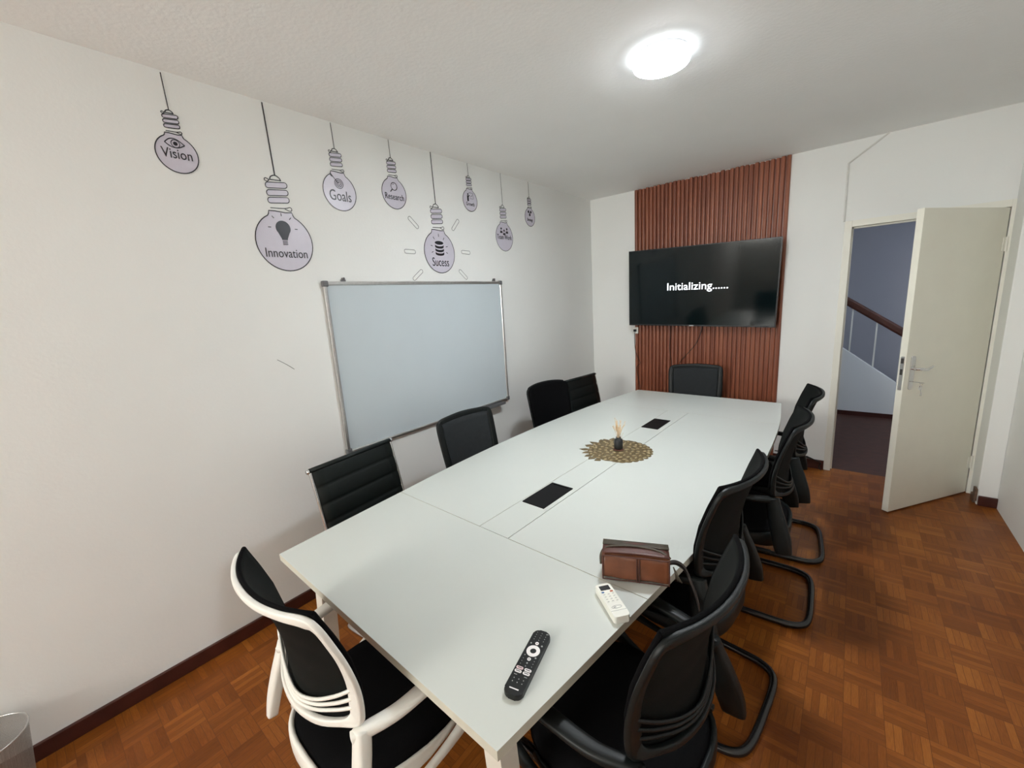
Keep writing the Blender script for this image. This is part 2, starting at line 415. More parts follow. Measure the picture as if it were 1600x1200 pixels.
leaf.location = (F0.x, F0.y, 0); leaf.rotation_euler = (0, 0, ang)
# visible face of the leaf is y=0 in the leaf frame
leaf_flip = 1
n_face = Vector((math.cos(ang + PI / 2), math.sin(ang + PI / 2)))
hx = LW - 0.065
bm = bmesh.new()
poly_prism(bm, rrect(0.042, 0.235, 0.012), 0, 0.006, M4=Matrix.Translation((hx, 0.0, 1.045)) @ Matrix.Rotation(-PI / 2, 4, 'X'), bev=0.002)
sweep(bm, [(hx, 0.005, 1.075), (hx, 0.035, 1.075), (hx - 0.02, 0.05, 1.075), (hx - 0.07, 0.05, 1.068), (hx - 0.125, 0.048, 1.085)], [(0.009, 0.009), (0.009, 0.009), (0.011, 0.009), (0.010, 0.008), (0.008, 0.007)], ref=(0, 0, 1), sub=5, nseg=10)
obj('handle', bm, M['chrome'], leaf, smooth=False)
bm = bmesh.new()
poly_prism(bm, rrect(0.022, 0.235, 0.003), 0, 0.002, M4=Matrix.Translation((LW, -0.02, 1.045)) @ Matrix.Rotation(PI / 2, 4, 'Z') @ Matrix.Rotation(PI / 2, 4, 'X'))
box(bm, LW + 0.001, LW + 0.010, -0.027, -0.013, 1.085, 1.105); 
lp = obj('lock_plate', bm, M['alu'], leaf)
bm = bmesh.new(); box(bm, LW + 0.0015, LW + 0.004, -0.027, -0.013, 1.035, 1.075); box(bm, LW + 0.0015, LW + 0.004, -0.028, -0.012, 1.115, 1.150); 
obj('bolt_slot', bm, M['gap'], lp)
for hz in (1.88, 0.26):
    bm = bmesh.new()
    sweep(bm, [(0.0, 0.006, hz - 0.05), (0.0, 0.006, hz + 0.05)], (0.007, 0.007), ref=(1, 0, 0), sub=1, nseg=12)
    box(bm, -0.03, -0.002, 0.0, 0.003, hz - 0.045, hz + 0.045); box(bm, 0.002, 0.03, 0.0, 0.003, hz - 0.045, hz + 0.045)
    h = obj('hinge', bm, M['doorframe'], leaf)
# keys in the lock
kt = thing('door_keys', (0, 0, 0), 0, 'two small silver keys hanging from the lock of the open door', 'keys')
kt.location = (F0.x, F0.y, 0); kt.rotation_euler = (0, 0, ang)
def key_bm(M4):
    bm = bmesh.new()
    ring = [(0.011 * math.cos(2 * PI * k / 16), 0, 0.013 * math.sin(2 * PI * k / 16)) for k in range(16)]
    sweep(bm, ring, (0.0016, 0.0035), ref=(0, 1, 0), closed=True, sub=1, nseg=6, M4=M4)
    sweep(bm, [(0, 0, -0.012), (0, 0, -0.06)], (0.0022, 0.003), ref=(0, 1, 0), sub=1, nseg=8, M4=M4)
    box(bm, 0.0, 0.011, -0.001, 0.001, -0.06, -0.045, M4=M4)
    return bm
obj('key', key_bm(Matrix.Translation((hx, 0.066, 0.985)) @ Matrix.Rotation(-PI / 2, 4, 'X')), M['chrome'], kt)
obj('key', key_bm(Matrix.Translation((hx - 0.01, 0.055, 0.948)) @ Matrix.Rotation(0.35, 4, 'Y')), M['chrome'], kt)
bm = bmesh.new()
ring = [(hx + 0.014 * math.cos(2 * PI * k / 16) - 0.004, 0.062, 0.967 + 0.014 * math.sin(2 * PI * k / 16)) for k in range(16)]
sweep(bm, ring, (0.0012, 0.0012), ref=(0, 1, 0), closed=True, sub=1, nseg=6); obj('key_ring', bm, M['chrome'], kt)

# ------------------------------------------------------------------ hall with the staircase
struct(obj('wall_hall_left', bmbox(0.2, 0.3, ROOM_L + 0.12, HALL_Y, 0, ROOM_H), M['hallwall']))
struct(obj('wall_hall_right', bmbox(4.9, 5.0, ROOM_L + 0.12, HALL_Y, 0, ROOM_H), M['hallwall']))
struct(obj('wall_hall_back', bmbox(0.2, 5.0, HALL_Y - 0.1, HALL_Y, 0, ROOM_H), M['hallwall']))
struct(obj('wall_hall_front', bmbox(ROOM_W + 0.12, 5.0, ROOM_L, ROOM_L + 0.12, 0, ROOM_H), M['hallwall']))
# solid stair flank: top edge falls to the right
SY = 6.70
sl = -0.775
def ztop(x): return 0.868 + sl * (x - 2.37)
XA, XB = 0.9, 3.42
bm = bmesh.new()
pts = [(XA, 0.0), (XB, 0.0), (XB, ztop(XB) if ztop(XB) > 0.03 else 0.03), (XA, min(ztop(XA), ROOM_H))]
Mx = Matrix.Translation((0, SY + 0.1, 0)) @ Matrix.Rotation(PI / 2, 4, 'X')
poly_prism(bm, pts, 0.0, 0.1, M4=Mx)
struct(obj('wall_staircase', bm, M['wall']))
struct(obj('baseboard_staircase', bmbox(XA, XB, SY - 0.015, SY, 0, 0.055), M['skirt']))
st = thing('stair_railing', (2.37, SY + 0.05, 0.868), 0, 'dark wooden handrail on thin white balusters seen through the doorway', 'railing')
def rz_(x): return 1.50 - 0.725 * (x - 2.365)
bm = bmesh.new(); sweep(bm, [(0.95 - 2.37, 0, rz_(0.95) - 0.868 - 0.04), (XB - 2.37, 0, rz_(XB) - 0.868 - 0.04)], (0.03, 0.045), ref=(0, 1, 0), sub=1, nseg=12, power=4)
obj('handrail', bm, M['rail'], st)
for x in [2.445 - 0.24 * 5 + 0.24 * k for k in range(10)]:
    if x < 1.0 or x > 3.35: continue
    bm = bmesh.new(); box(bm, x - 2.37 - 0.008, x - 2.37 + 0.008, -0.008, 0.008, ztop(x) - 0.868 + 0.002, rz_(x) - 0.868 - 0.07)
    obj('baluster', bm, M['doorframe'], st)
# fill light added to brighten the hall, out of the doorway's view
hl = thing('hall_fill_light', (3.9, 5.5, ROOM_H), 0, 'unseen round fill light added on the hallway ceiling outside the open door', 'ceiling light')
bm = bmesh.new(); lathe(bm, [(0.15, 0.0), (0.15, -0.03), (0.12, -0.045)], 32); obj('diffuser', bm, M['hallfill'], hl)

# ------------------------------------------------------------------ ceiling light
LX, LY, LR = 1.650, 2.185, 0.128
cl = thing('ceiling_light', (LX, LY, ROOM_H), 0, 'lit round white panel light on the ceiling above the table', 'ceiling light')
bm = bmesh.new(); lathe(bm, [(LR - 0.012, 0.0), (LR - 0.006, -0.008)], 64); obj('mounting_plate', bm, M['lamprim'], cl)
bm = bmesh.new(); lathe(bm, [(LR - 0.008, -0.008), (LR, -0.014), (LR, -0.038), (LR - 0.003, -0.044)], 64, cap=False); obj('diffuser_rim', bm, M['lampside'], cl, smooth=True)
bm = bmesh.new(); lathe(bm, [(LR - 0.003, -0.044), (LR - 0.012, -0.049), (LR - 0.05, -0.051), (0.02, -0.052)], 64); obj('diffuser', bm, M['lamp'], cl, smooth=True)

# ------------------------------------------------------------------ fluted wood panel
PX0, PX1 = 0.532, 1.934
bm = bmesh.new(); NS = 35; pitch = (PX1 - PX0) / NS; base = ROOM_L - 0.006; out = ROOM_L - 0.030
for i in range(NS):
    xs = PX0 + i * pitch
    top = ROOM_H - 0.004 - 0.008 * random.random()
    prof = [(xs, ROOM_L), (xs, base), (xs + pitch * 0.20, base)]
    for k in range(7):
        a = PI * k / 6
        prof.append((xs + pitch * 0.60 - pitch * 0.40 * math.cos(a), base - (base - out) * (math.sin(a) ** 0.38)))
    prof += [(xs + pitch, base), (xs + pitch, ROOM_L)]
    pr = []
    for p in prof:
        if not pr or (abs(p[0] - pr[-1][0]) + abs(p[1] - pr[-1][1])) > 1e-5: pr.append(p)
    vb = [bm.verts.new((p[0], p[1], 0.0)) for p in pr]; vt = [bm.verts.new((p[0], p[1], top)) for p in pr]
    bm.faces.new(vb[::-1]); bm.faces.new(vt)
    for a in range(len(pr)):
        b = (a + 1) % len(pr); bm.faces.new((vb[a], vb[b], vt[b], vt[a]))
tag(obj('slatted_wall_panel', bm, M['slat']), 'floor to ceiling fluted reddish wood panel on the far wall behind the television', 'wall panel')

# ------------------------------------------------------------------ television
tv = thing('television', (1.222, 4.40, 1.735), 0, 'large flat black television showing Initializing on the wood panel', 'television')
TW, TH = 1.385, 0.785
tv.rotation_euler = Euler((math.radians(4.0), math.radians(1.75), math.radians(0.0)), 'XYZ')
obj('housing', bmbox(-TW / 2, TW / 2, -0.005, 0.022, -TH / 2, TH / 2, bev=0.003), M['tvframe'], tv)
bm = bmesh.new(); box(bm, -TW / 2 + 0.008, TW / 2 - 0.008, -0.0068, -0.004, -TH / 2 + 0.016, TH / 2 - 0.008)
obj('screen', bm, M['screen'], tv)
bm = bmesh.new(); box(bm, -0.35, 0.35, 0.022, 0.055, -0.30, 0.12, bev=0.01); obj('rear_cover', bm, M['black'], tv)
bm = bmesh.new(); box(bm, -0.2, 0.2, 0.055, 0.11, -0.2, 0.2, bev=0.003); obj('wall_bracket', bm, M['black'], tv)
MT = Matrix.Rotation(PI / 2, 4, 'X')
bm = bmesh.new(); text_bm(bm, 'Initializing......', 0.104, Matrix.Translation((-0.288, -0.0074, 0.004)) @ MT, sx=1.06, depth=0.0003, align='LEFT', bold=0.0006)
obj('screen_lettering', bm, M['screentext'], tv)
bm = bmesh.new(); box(bm, -0.055, -0.012, -0.0075, -0.005, -TH / 2 + 0.003, -TH / 2 + 0.012); obj('logo_badge', bm, M['logo'], tv)

# socket, plug and cables at the panel
sk = thing('power_socket', (0.545, ROOM_L - 0.026, 1.298), 0, 'small white power outlet with a black plug at the left edge of the wood panel', 'socket')
sk.location = (0.548, ROOM_L - 0.026, 1.298)
obj('face_plate', bmbox(-0.032, 0.032, -0.018, 0.0, -0.035, 0.035, bev=0.004), M['whitepl'], sk)
obj('plug', bmbox(-0.012, 0.016, -0.042, -0.018, -0.012, 0.014, bev=0.004), M['black'], sk)
def cable(name, pts, r, label, m='black', cat='cable'):
    bm = bmesh.new(); sweep(bm, pts, (r, r), ref=(0, 1, 0.01), sub=8, nseg=8)
    return tag(obj(name, bm, M[m], smooth=True), label, cat)
cable('power_cable', [(0.548, 4.505, 1.28), (0.536, 4.522, 1.2), (0.55, 4.524, 1.05), (0.60, 4.524, 0.93), (0.56, 4.524, 0.86), (0.60, 4.524, 0.6), (0.58, 4.524, 0.25)], 0.0028, 'thin dark cable dropping from the white outlet along the edge of the wood panel')
cable('television_cable', [(1.24, 4.47, 1.40), (1.255, 4.515, 1.32), (1.20, 4.526, 1.16), (1.10, 4.526, 1.03), (1.03, 4.526, 0.93), (0.99, 4.526, 0.7), (0.98, 4.526, 0.3)], 0.0032, 'dark cable hanging diagonally below the middle of the television')
cable('antenna_cable', [(0.94, 4.47, 1.40), (0.945, 4.515, 1.33), (0.93, 4.526, 1.1), (0.955, 4.526, 0.9), (0.95, 4.526, 0.6), (0.96, 4.526, 0.3)], 0.0028, 'dark cable hanging straight down below the left part of the television')
cable('floor_cable', [(1.95, 4.50, 0.13), (2.10, 4.51, 0.125), (2.18, 4.50, 0.115), (2.24, 4.525, 0.098), (2.20, 4.53, 0.112), (2.26, 4.515, 0.094), (2.31, 4.51, 0.075), (2.30, 4.51, 0.04), (2.315, 4.50, 0.012)], 0.005, 'tangled dark cable on the skirting board beside the door frame')

# ------------------------------------------------------------------ whiteboard
WY0, WY1, WZ0, WZ1 = 1.243, 2.858, 0.817, 1.884
wb = thing('whiteboard', (0, 0, 0), 0, 'large whiteboard with silver frame hanging on the left wall', 'whiteboard')
wb.location = (0.0, WY0, WZ0)
wbw, wbh = WY1 - WY0, WZ1 - WZ0
obj('writing_surface', bmbox(0.004, 0.014, 0.01, wbw - 0.01, 0.01, wbh - 0.01), M['board'], wb)
def alu_bar(p, q):
    bm = bmesh.new(); d = (Vector(q) - Vector(p)).normalized()
    sweep(bm, [p, q], (0.0115, 0.011), ref=(1, 0, 0), sub=1, nseg=12, power=3.2); return bm
cx_ = 0.0125
for (p, q) in (((cx_, 0.012, 0.0), (cx_, 0.012, wbh)), ((cx_, wbw - 0.012, 0.0), (cx_, wbw - 0.012, wbh)), ((cx_, 0, 0.012), (cx_, wbw, 0.012)), ((cx_, 0, wbh - 0.012), (cx_, wbw, wbh - 0.012))):
    obj('frame_bar', alu_bar(p, q), M['alu'], wb)
for (yy, zz) in ((0.014, 0.014), (0.014, wbh - 0.014), (wbw - 0.014, 0.014), (wbw - 0.014, wbh - 0.014)):
    obj('corner_cap', bmbox(0.0, 0.027, yy - 0.018, yy + 0.018, zz - 0.018, zz + 0.018, bev=0.008), M['greypl'], wb)
bm = bmesh.new(); box(bm, 0.022, 0.075, 0.95, 1.50, -0.012, -0.006, bev=0.002); box(bm, 0.070, 0.075, 0.95, 1.50, -0.010, 0.012, bev=0.002); box(bm, 0.020, 0.025, 0.95, 1.5, -0.012, 0.012)
obj('pen_tray', bm, M['greypl'], wb)
for yy in (0.135, wbw - 0.09):
    bm = bmesh.new(); box(bm, 0.0, 0.016, yy - 0.014, yy + 0.014, wbh - 0.004, wbh + 0.012, bev=0.003)
    sweep(bm, [(0.0, yy, wbh + 0.016), (0.022, yy, wbh + 0.016)], (0.007, 0.007), ref=(0, 0, 1), sub=1, nseg=10)
    obj('hanging_clip', bm, M['greypl'], wb)

# ------------------------------------------------------------------ wall stickers (light bulbs with words)
MW = Matrix(((0, 0, 1, 0), (1, 0, 0, 0), (0, 1, 0, 0), (0, 0, 0, 1)))   # x->Y, y->Z, z->X
def flat_poly(bm, pts, x0, x1):
    poly_prism(bm, pts, x0, x1, M4=MW)
def line(bm, pts, w, x=0.0022, closed=False, sub=1):
    if closed or sub > 1: pts = [(p.x, p.y) for p in catmull([(a, b, 0) for a, b in pts], max(sub, 1), closed)]
    sweep(bm, [MW @ Vector((a, b, x)) for a, b in pts], (0.0006, w / 2), ref=(1, 0, 0), closed=closed, sub=1, nseg=6, power=3)
def disc(bm, cx, cy, r, x0=0.0016, x1=0.0026, ry=None, n=20):
    flat_poly(bm, [(cx + r * math.cos(2 * PI * k / n), cy + (ry or r) * math.sin(2 * PI * k / n)) for k in range(n)], x0, x1)
def bulb_outline(s):
    pts = []
    # shoulder, neck, then round bulb (unit height 1 = cap top to bottom)
    R_, cy = 0.305, -0.695
    a0 = math.radians(62)
    n = 40
    for k in range(n + 1):
        a = a0 - (2 * PI - (PI - 2 * a0)) * k / n
        a = a0 - (2 * a0 + PI) * k / n
        pts.append((R_ * math.cos(a) * 0.985, cy + R_ * math.sin(a)))
    pts += [(-0.128, -0.405), (-0.122, -0.375), (-0.06, -0.372), (0.05, -0.380), (0.118, -0.372), (0.128, -0.405)]
    return [(p[0] * s, p[1] * s) for p in pts]
def stick(word, yc, ztop_, zbot, zc, fs, ty, icon, label, tsx=0.78):
    s = ztop_ - zbot
    t = thing('wall_sticker', (0.0, yc, ztop_), 0, label, 'wall sticker', 'light bulb stickers hanging along the left wall')
    lw = 0.0050 if s > 0.4 else 0.0042
    O = bulb_outline(s)
    bm = bmesh.new(); flat_poly(bm, O, 0.0002, 0.0014)
    for zc_ in (-0.104, -0.180, -0.256):
        pr = rrect(0.225 * s, 0.058 * s, 0.027 * s, 4, 0.012 * s * 0, 0); pr = [(a, b + zc_ * s + a * 0.12) for a, b in pr]
        flat_poly(bm, pr, 0.0002, 0.0014)
    obj('bulb', bm, M['lilac'], t)
    bm = bmesh.new()
    line(bm, O, lw, closed=True)
    for zc_ in (-0.104, -0.180, -0.256):
        pr = rrect(0.225 * s, 0.058 * s, 0.027 * s, 4); line(bm, [(a, b + zc_ * s + a * 0.12) for a, b in pr], lw * 0.8, closed=True)
    line(bm, [(-0.06 * s, -0.055 * s), (-0.045 * s, -0.022 * s), (0, -0.004 * s), (0.04 * s, -0.025 * s), (0.055 * s, -0.055 * s)], lw, sub=4)
    line(bm, [(-0.06 * s, -0.055 * s), (0.055 * s, -0.05 * s)], lw)
    line(bm, [(-0.065 * s, -0.06 * s), (-0.10 * s, -0.045 * s), (-0.115 * s, -0.065 * s), (-0.09 * s, -0.078 * s), (-0.065 * s, -0.06 * s)], lw * 0.8, sub=4)
    line(bm, [(-0.10 * s, -0.345 * s), (0.05 * s, -0.335 * s), (0.11 * s, -0.318 * s), (0.125 * s, -0.345 * s), (0.10 * s, -0.358 * s), (0.05 * s, -0.340 * s)], lw * 0.8, sub=4)
    obj('outline', bm, M['inkline'], t)
    bm = bmesh.new(); line(bm, [(-0.012 * s, zc - ztop_), (0, -0.004 * s)], lw * 1.25 if s > 0.4 else lw * 0.9)
    obj('cord', bm, M['inkline'], t)
    bm = bmesh.new(); text_bm(bm, word, fs, Matrix.Translation((0.0022, 0, ty * s)) @ MW, sx=tsx, bold=0.0)
    obj('lettering', bm, M['inkline'], t)
    bm = bmesh.new(); icon(bm, s); obj('icon', bm, M['inkline'], t)
    return t
def ic_eye(bm, s):
    cy = -0.53 * s
    line(bm, [(-0.15 * s, cy), (-0.07 * s, cy + 0.07 * s), (0.03 * s, cy + 0.07 * s), (0.13 * s, cy - 0.005 * s)], 0.004, sub=5)
    line(bm, [(-0.15 * s, cy), (-0.07 * s, cy - 0.055 * s), (0.03 * s, cy - 0.06 * s), (0.13 * s, cy - 0.005 * s)], 0.004, sub=5)
    line(bm, [(0.062 * s * math.cos(a * PI / 6), cy + 0.062 * s * math.sin(a * PI / 6)) for a in range(12)], 0.003, closed=True)
    disc(bm, 0, cy, 0.032 * s)
def ic_bulb(bm, s):
    cy = -0.545 * s
    flat_poly(bm, [(0.078 * s * math.cos(a), cy + 0.078 * s * math.sin(a)) for a in [math.radians(-40 + 260 * k / 24) for k in range(25)]] + [(-0.032 * s, cy - 0.11 * s), (-0.03 * s, cy - 0.125 * s), (0.03 * s, cy - 0.125 * s), (0.032 * s, cy - 0.11 * s)], 0.0016, 0.0026)
    for k in range(3): line(bm, [(-0.026 * s, cy - (0.14 + 0.017 * k) * s), (0.026 * s, cy - (0.137 + 0.017 * k) * s)], 0.0045)
    for a in (0, 50, 90, 130, 180):
        r0, r1 = 0.125 * s, 0.155 * s; c, q = math.cos(math.radians(a)), math.sin(math.radians(a))
        line(bm, [(r0 * c, cy + r0 * q), (r1 * c, cy + r1 * q)], 0.004)
def ic_target(bm, s):
    cx, cy = 0.0, -0.56 * s
    for r in (0.078, 0.053, 0.028): line(bm, [(cx + r * s * math.cos(a * PI / 8), cy + r * s * math.sin(a * PI / 8)) for a in range(16)], 0.0035, closed=True)
    line(bm, [(cx, cy), (-0.11 * s, cy + 0.11 * s)], 0.004)
    flat_poly(bm, [(-0.125 * s, cy + 0.145 * s), (-0.08 * s, cy + 0.09 * s), (-0.125 * s, cy + 0.10 * s), (-0.15 * s, cy + 0.13 * s)], 0.0016, 0.0026)
def ic_glass(bm, s):
    cx, cy = 0.01 * s, -0.555 * s
    line(bm, [(cx + 0.075 * s * math.cos(a * PI / 9), cy + 0.075 * s * math.sin(a * PI / 9)) for a in range(18)], 0.0045, closed=True)
    line(bm, [(cx - 0.05 * s, cy - 0.06 * s), (cx - 0.10 * s, cy - 0.115 * s)], 0.006)
    line(bm, [(cx - 0.03 * s, cy + 0.03 * s), (cx, cy + 0.048 * s)], 0.003)
def ic_coins(bm, s):
    for k in range(4):
        cy = (-0.565 - 0.052 * k) * s; n = 10; pts = []
        for i in range(n + 1):
            a = PI + PI * i / n; pts.append((0.085 * s * math.cos(a), cy + 0.026 * s * math.sin(a)))
        if k == 0: disc(bm, 0, cy + 0.006 * s, 0.085 * s, ry=0.027 * s)
        else: flat_poly(bm, pts + [(p[0], p[1] + 0.033 * s) for p in reversed(pts)], 0.0016, 0.0026)
    for a in (-18, 10, 50, 90, 130, 170, 198):
        r0, r1 = 0.135 * s, 0.170 * s; c, q = math.cos(math.radians(a)), math.sin(math.radians(a))
        line(bm, [(r0 * c, -0.64 * s + r0 * 1.25 * q), (r1 * c, -0.64 * s + r1 * 1.25 * q)], 0.004)
def ic_growth(bm, s):
    cy = -0.60 * s
    line(bm, [(-0.04 * s, cy + 0.12 * s), (0.14 * s, cy + 0.12 * s), (0.14 * s, cy - 0.04 * s), (0.0 * s, cy - 0.04 * s)], 0.0028)
    line(bm, [(0.02 * s, cy), (0.06 * s, cy + 0.04 * s), (0.09 * s, cy + 0.03 * s), (0.12 * s, cy + 0.09 * s)], 0.0028)
    disc(bm, -0.075 * s, cy + 0.075 * s, 0.026 * s)
    flat_poly(bm, [(-0.115 * s, cy - 0.12 * s), (-0.05 * s, cy - 0.12 * s), (-0.05 * s, cy + 0.0 * s), (0.0 * s, cy + 0.04 * s), (-0.01 * s, cy + 0.055 * s), (-0.06 * s, cy + 0.04 * s), (-0.115 * s, cy + 0.04 * s)], 0.0016, 0.0026)
def ic_team(bm, s):
    cy = -0.60 * s
    for dx, dy in ((-0.10, 0.03), (0.0, -0.01), (0.10, 0.03)):
        disc(bm, dx * s, cy + (dy + 0.055) * s, 0.024 * s)
        flat_poly(bm, [((dx - 0.045) * s, cy + (dy - 0.04) * s), ((dx + 0.045) * s, cy + (dy - 0.04) * s), ((dx + 0.03) * s, cy + (dy + 0.02) * s), (dx * s, cy + (dy - 0.005) * s), ((dx - 0.03) * s, cy + (dy + 0.02) * s)], 0.0016, 0.0026)
def ic_strategy(bm, s):
    cy = -0.56 * s
    for dx, dy in ((-0.07, 0.05), (0.07, 0.05), (0, -0.05)):
        disc(bm, dx * s, cy + dy * s, 0.045 * s)
        line(bm, [(dx * s, cy + dy * s), (0, cy)], 0.006)
stick('Vision', 0.6635, 2.629, 2.367, 2.776, 0.060, -0.70, ic_eye, 'lilac light bulb sticker reading Vision with an eye, nearest on the left wall')
stick('Innovation', 1.0765, 2.434, 1.942, 2.779, 0.068, -0.815, ic_bulb, 'large lilac light bulb sticker reading Innovation, above the whiteboard corner')
stick('Goals', 1.440, 2.644, 2.299, 2.780, 0.085, -0.765, ic_target, 'lilac light bulb sticker reading Goals with a target and arrow', 0.72)
stick('Research', 1.832, 2.675, 2.358, 2.782, 0.056, -0.765, ic_glass, 'lilac light bulb sticker reading Research with a magnifying glass', 0.74)
stick('Sucess', 2.188, 2.438, 1.946, 2.785, 0.088, -0.845, ic_coins, 'large lilac light bulb sticker reading Sucess with stacked coins', 0.72)
stick('Growth', 2.5575, 2.696, 2.429, 2.784, 0.040, -0.80, ic_growth, 'small lilac light bulb sticker reading Growth, right of the Sucess bulb', 0.74)
stick('Team Work', 2.960, 2.530, 2.145, 2.785, 0.056, -0.70, ic_team, 'lilac light bulb sticker reading Team Work with three figures', 0.70)
stick('Strategy', 3.357, 2.653, 2.391, 2.785, 0.038, -0.78, ic_strategy, 'small lilac light bulb sticker reading Strategy, furthest along the left wall', 0.70)
rays = [((1.933, 2.314), (2.001, 2.255), 'upper left of'), ((2.405, 2.344), (2.339, 2.271), 'upper right of'), ((1.870, 2.088), (1.953, 2.086), 'level left of'),
        ((2.42, 2.11), (2.504, 2.108), 'level right of'), ((1.999, 1.958), (1.92, 1.9), 'lower left of'), ((2.377, 1.966), (2.449, 1.907), 'lower right of')]
for (a, b, wh) in rays:
    A, B = Vector(a), Vector(b); c = (A + B) / 2; an = math.atan2((B - A).y, (B - A).x); ln = (B - A).length + 0.012
    P = [(p[0] * math.cos(an) - p[1] * math.sin(an), p[0] * math.sin(an) + p[1] * math.cos(an)) for p in rrect(ln, 0.026, 0.012, 5)]
    t = thing('ray_sticker', (0, c.x, c.y), 0, 'short outlined dash sticker at the ' + wh + ' the Sucess bulb', 'wall sticker', 'ray dashes around the Sucess bulb')
    bm = bmesh.new(); flat_poly(bm, P, 0.0002, 0.0012); obj('dash', bm, M['wall'], t)
    bm = bmesh.new(); line(bm, P, 0.0032, closed=True); obj('outline', bm, M['greypl'], t)
bm = bmesh.new(); sweep(bm, [(0.0005, 0.932, 1.467), (0.0005, 0.975, 1.435), (0.0005, 1.014, 1.401)], (0.0006, 0.0012), ref=(1, 0, 0), sub=3, nseg=6)
struct(obj('trim_3', bm, M['gap']))

# ------------------------------------------------------------------ table
TA = -0.0373
tb = thing('conference_table', (0, 0, 0), TA, 'long white boat-shaped conference table filling the middle of the room', 'table')
TZ, TT = 0.75, 0.028
CXT = 1.277
half = [(0.573, 0.608), (1.2, 0.675), (1.55, 0.711), (2.0, 0.738), (2.5, 0.745), (3.0, 0.725), (3.45, 0.688), (3.98, 0.614)]
def hw(y):
    P = [Vector((a, b, 0)) for a, b in half]
    if y <= 1.2: return 0.608 + (0.675 - 0.608) * (y - 0.573) / 0.627
    best = None
    pts = HWP
    for (a, b) in zip(pts, pts[1:]):
        if a.x <= y <= b.x + 1e-9: return a.y + (b.y - a.y) * (y - a.x) / max(b.x - a.x, 1e-9)
    return pts[-1].y
HWP = catmull([(a, b, 0) for a, b in half], 10)
def span(y0, y1, n=16): return [y0 + (y1 - y0) * k / n for k in range(n + 1)]
G = 0.0012
def top_panel(name, pts):
    bm = bmesh.new(); poly_prism(bm, pts, TZ - TT, TZ, bev=0.0008)
    o = obj(name, bm, None, tb, mats=[M['table'], M['tedge']])
    for p in o.data.polygons:
        if abs(p.normal.z) < 0.5: p.material_index = 1
    return o
YJ, YF = 1.2, 3.36
g1, g2 = 1.195, 1.360
ys = span(0.573, YJ - G, 2)
top_panel('end_panel', [(CXT - hw(y), y) for y in reversed(ys)] + [(CXT + hw(y), y) for y in ys])
ys = span(YF + G, 3.98, 8)
top_panel('end_panel', [(CXT - hw(y), y) for y in reversed(ys)] + [(CXT + hw(y), y) for y in ys])
ys = span(YJ + G, YF - G, 20)
top_panel('side_panel', [(g1 - G, YJ + G), (g1 - G, YF - G)] + [(CXT - hw(y), y) for y in reversed(ys)])
top_panel('side_panel', [(CXT + hw(y), y) for y in ys] + [(g2 + G, YF - G), (g2 + G, YJ + G)])
# centre strip with two cut-outs for the cable hatches
H1 = (1.205, 1.335, 1.478, 1.730); H2 = (1.1935, 1.321, 2.843, 3.090)
bm = bmesh.new()
yy = [YJ + G, H1[2], H1[3], H2[2], H2[3], YF - G]
for k in range(5):
    if k in (1, 3):
        Hh = H1 if k == 1 else H2
        if Hh[0] - (g1 + G) > 0.001: box(bm, g1 + G, max(Hh[0], g1 + G + 0.002), yy[k], yy[k + 1], TZ - TT, TZ)
        box(bm, Hh[1], g2 - G, yy[k], yy[k + 1], TZ - TT, TZ)
    else: box(bm, g1 + G, g2 - G, yy[k], yy[k + 1], TZ - TT, TZ)
obj('centre_strip', bm, M['table'], tb)
for Hh in (H1, H2):
    bm = bmesh.new(); hx0 = max(Hh[0], g1 + G + 0.001)
    poly_prism(bm, rrect(Hh[1] - hx0, Hh[3] - Hh[2], 0.006, 3, (hx0 + Hh[1]) / 2, (Hh[2] + Hh[3]) / 2), TZ - 0.02, TZ + 0.0025, bev=0.001)
    hb = obj('cable_hatch', bm, M['hatch'], tb)
    bm = bmesh.new(); box(bm, hx0 + 0.02, Hh[1] - 0.02, Hh[3] - 0.018, Hh[3] - 0.012, TZ + 0.0025, TZ + 0.0035); obj('flap_brush', bm, M['fabric'], hb)
# underframe and legs
bm = bmesh.new()
for sx in (-1, 1):
    box(bm, CXT + sx * 0.40 - 0.025, CXT + sx * 0.40 + 0.025, 0.70, 3.86, TZ - TT - 0.038, TZ - TT - 0.001)
for y in (0.72, YJ + 0.08, 2.3, YF - 0.08, 3.84): box(bm, CXT - 0.52, CXT + 0.52, y - 0.025, y + 0.025, TZ - TT - 0.038, TZ - TT - 0.002)
obj('underframe', bm, M['tleg'], tb)
def leg_at(x, y, dx, dy):
    bm = bmesh.new(); h = 0.029; zt = TZ - TT - 0.002
    vb = [bm.verts.new((x + dx + a * h, y + dy + b * h, 0)) for a, b in ((-1, -1), (1, -1), (1, 1), (-1, 1))]
    vt = [bm.verts.new((x + a * h, y + b * h, zt)) for a, b in ((-1, -1), (1, -1), (1, 1), (-1, 1))]
    bm.faces.new(vb[::-1]); bm.faces.new(vt)
    for i in range(4): bm.faces.new((vb[i], vb[(i + 1) % 4], vt[(i + 1) % 4], vt[i]))
    obj('leg', bm, M['tleg'], tb)
for (x, y, sx, sy) in ((0.765, 0.70, -1, -1), (1.80, 0.655, 1, 0.3), (0.86, 2.3, -1, 0), (1.70, 2.3, 1, 0), (0.80, 3.84, -1, 1), (1.755, 3.84, 1, 1)):
    leg_at(x, y, 0.04 * sx, 0.03 * sy)

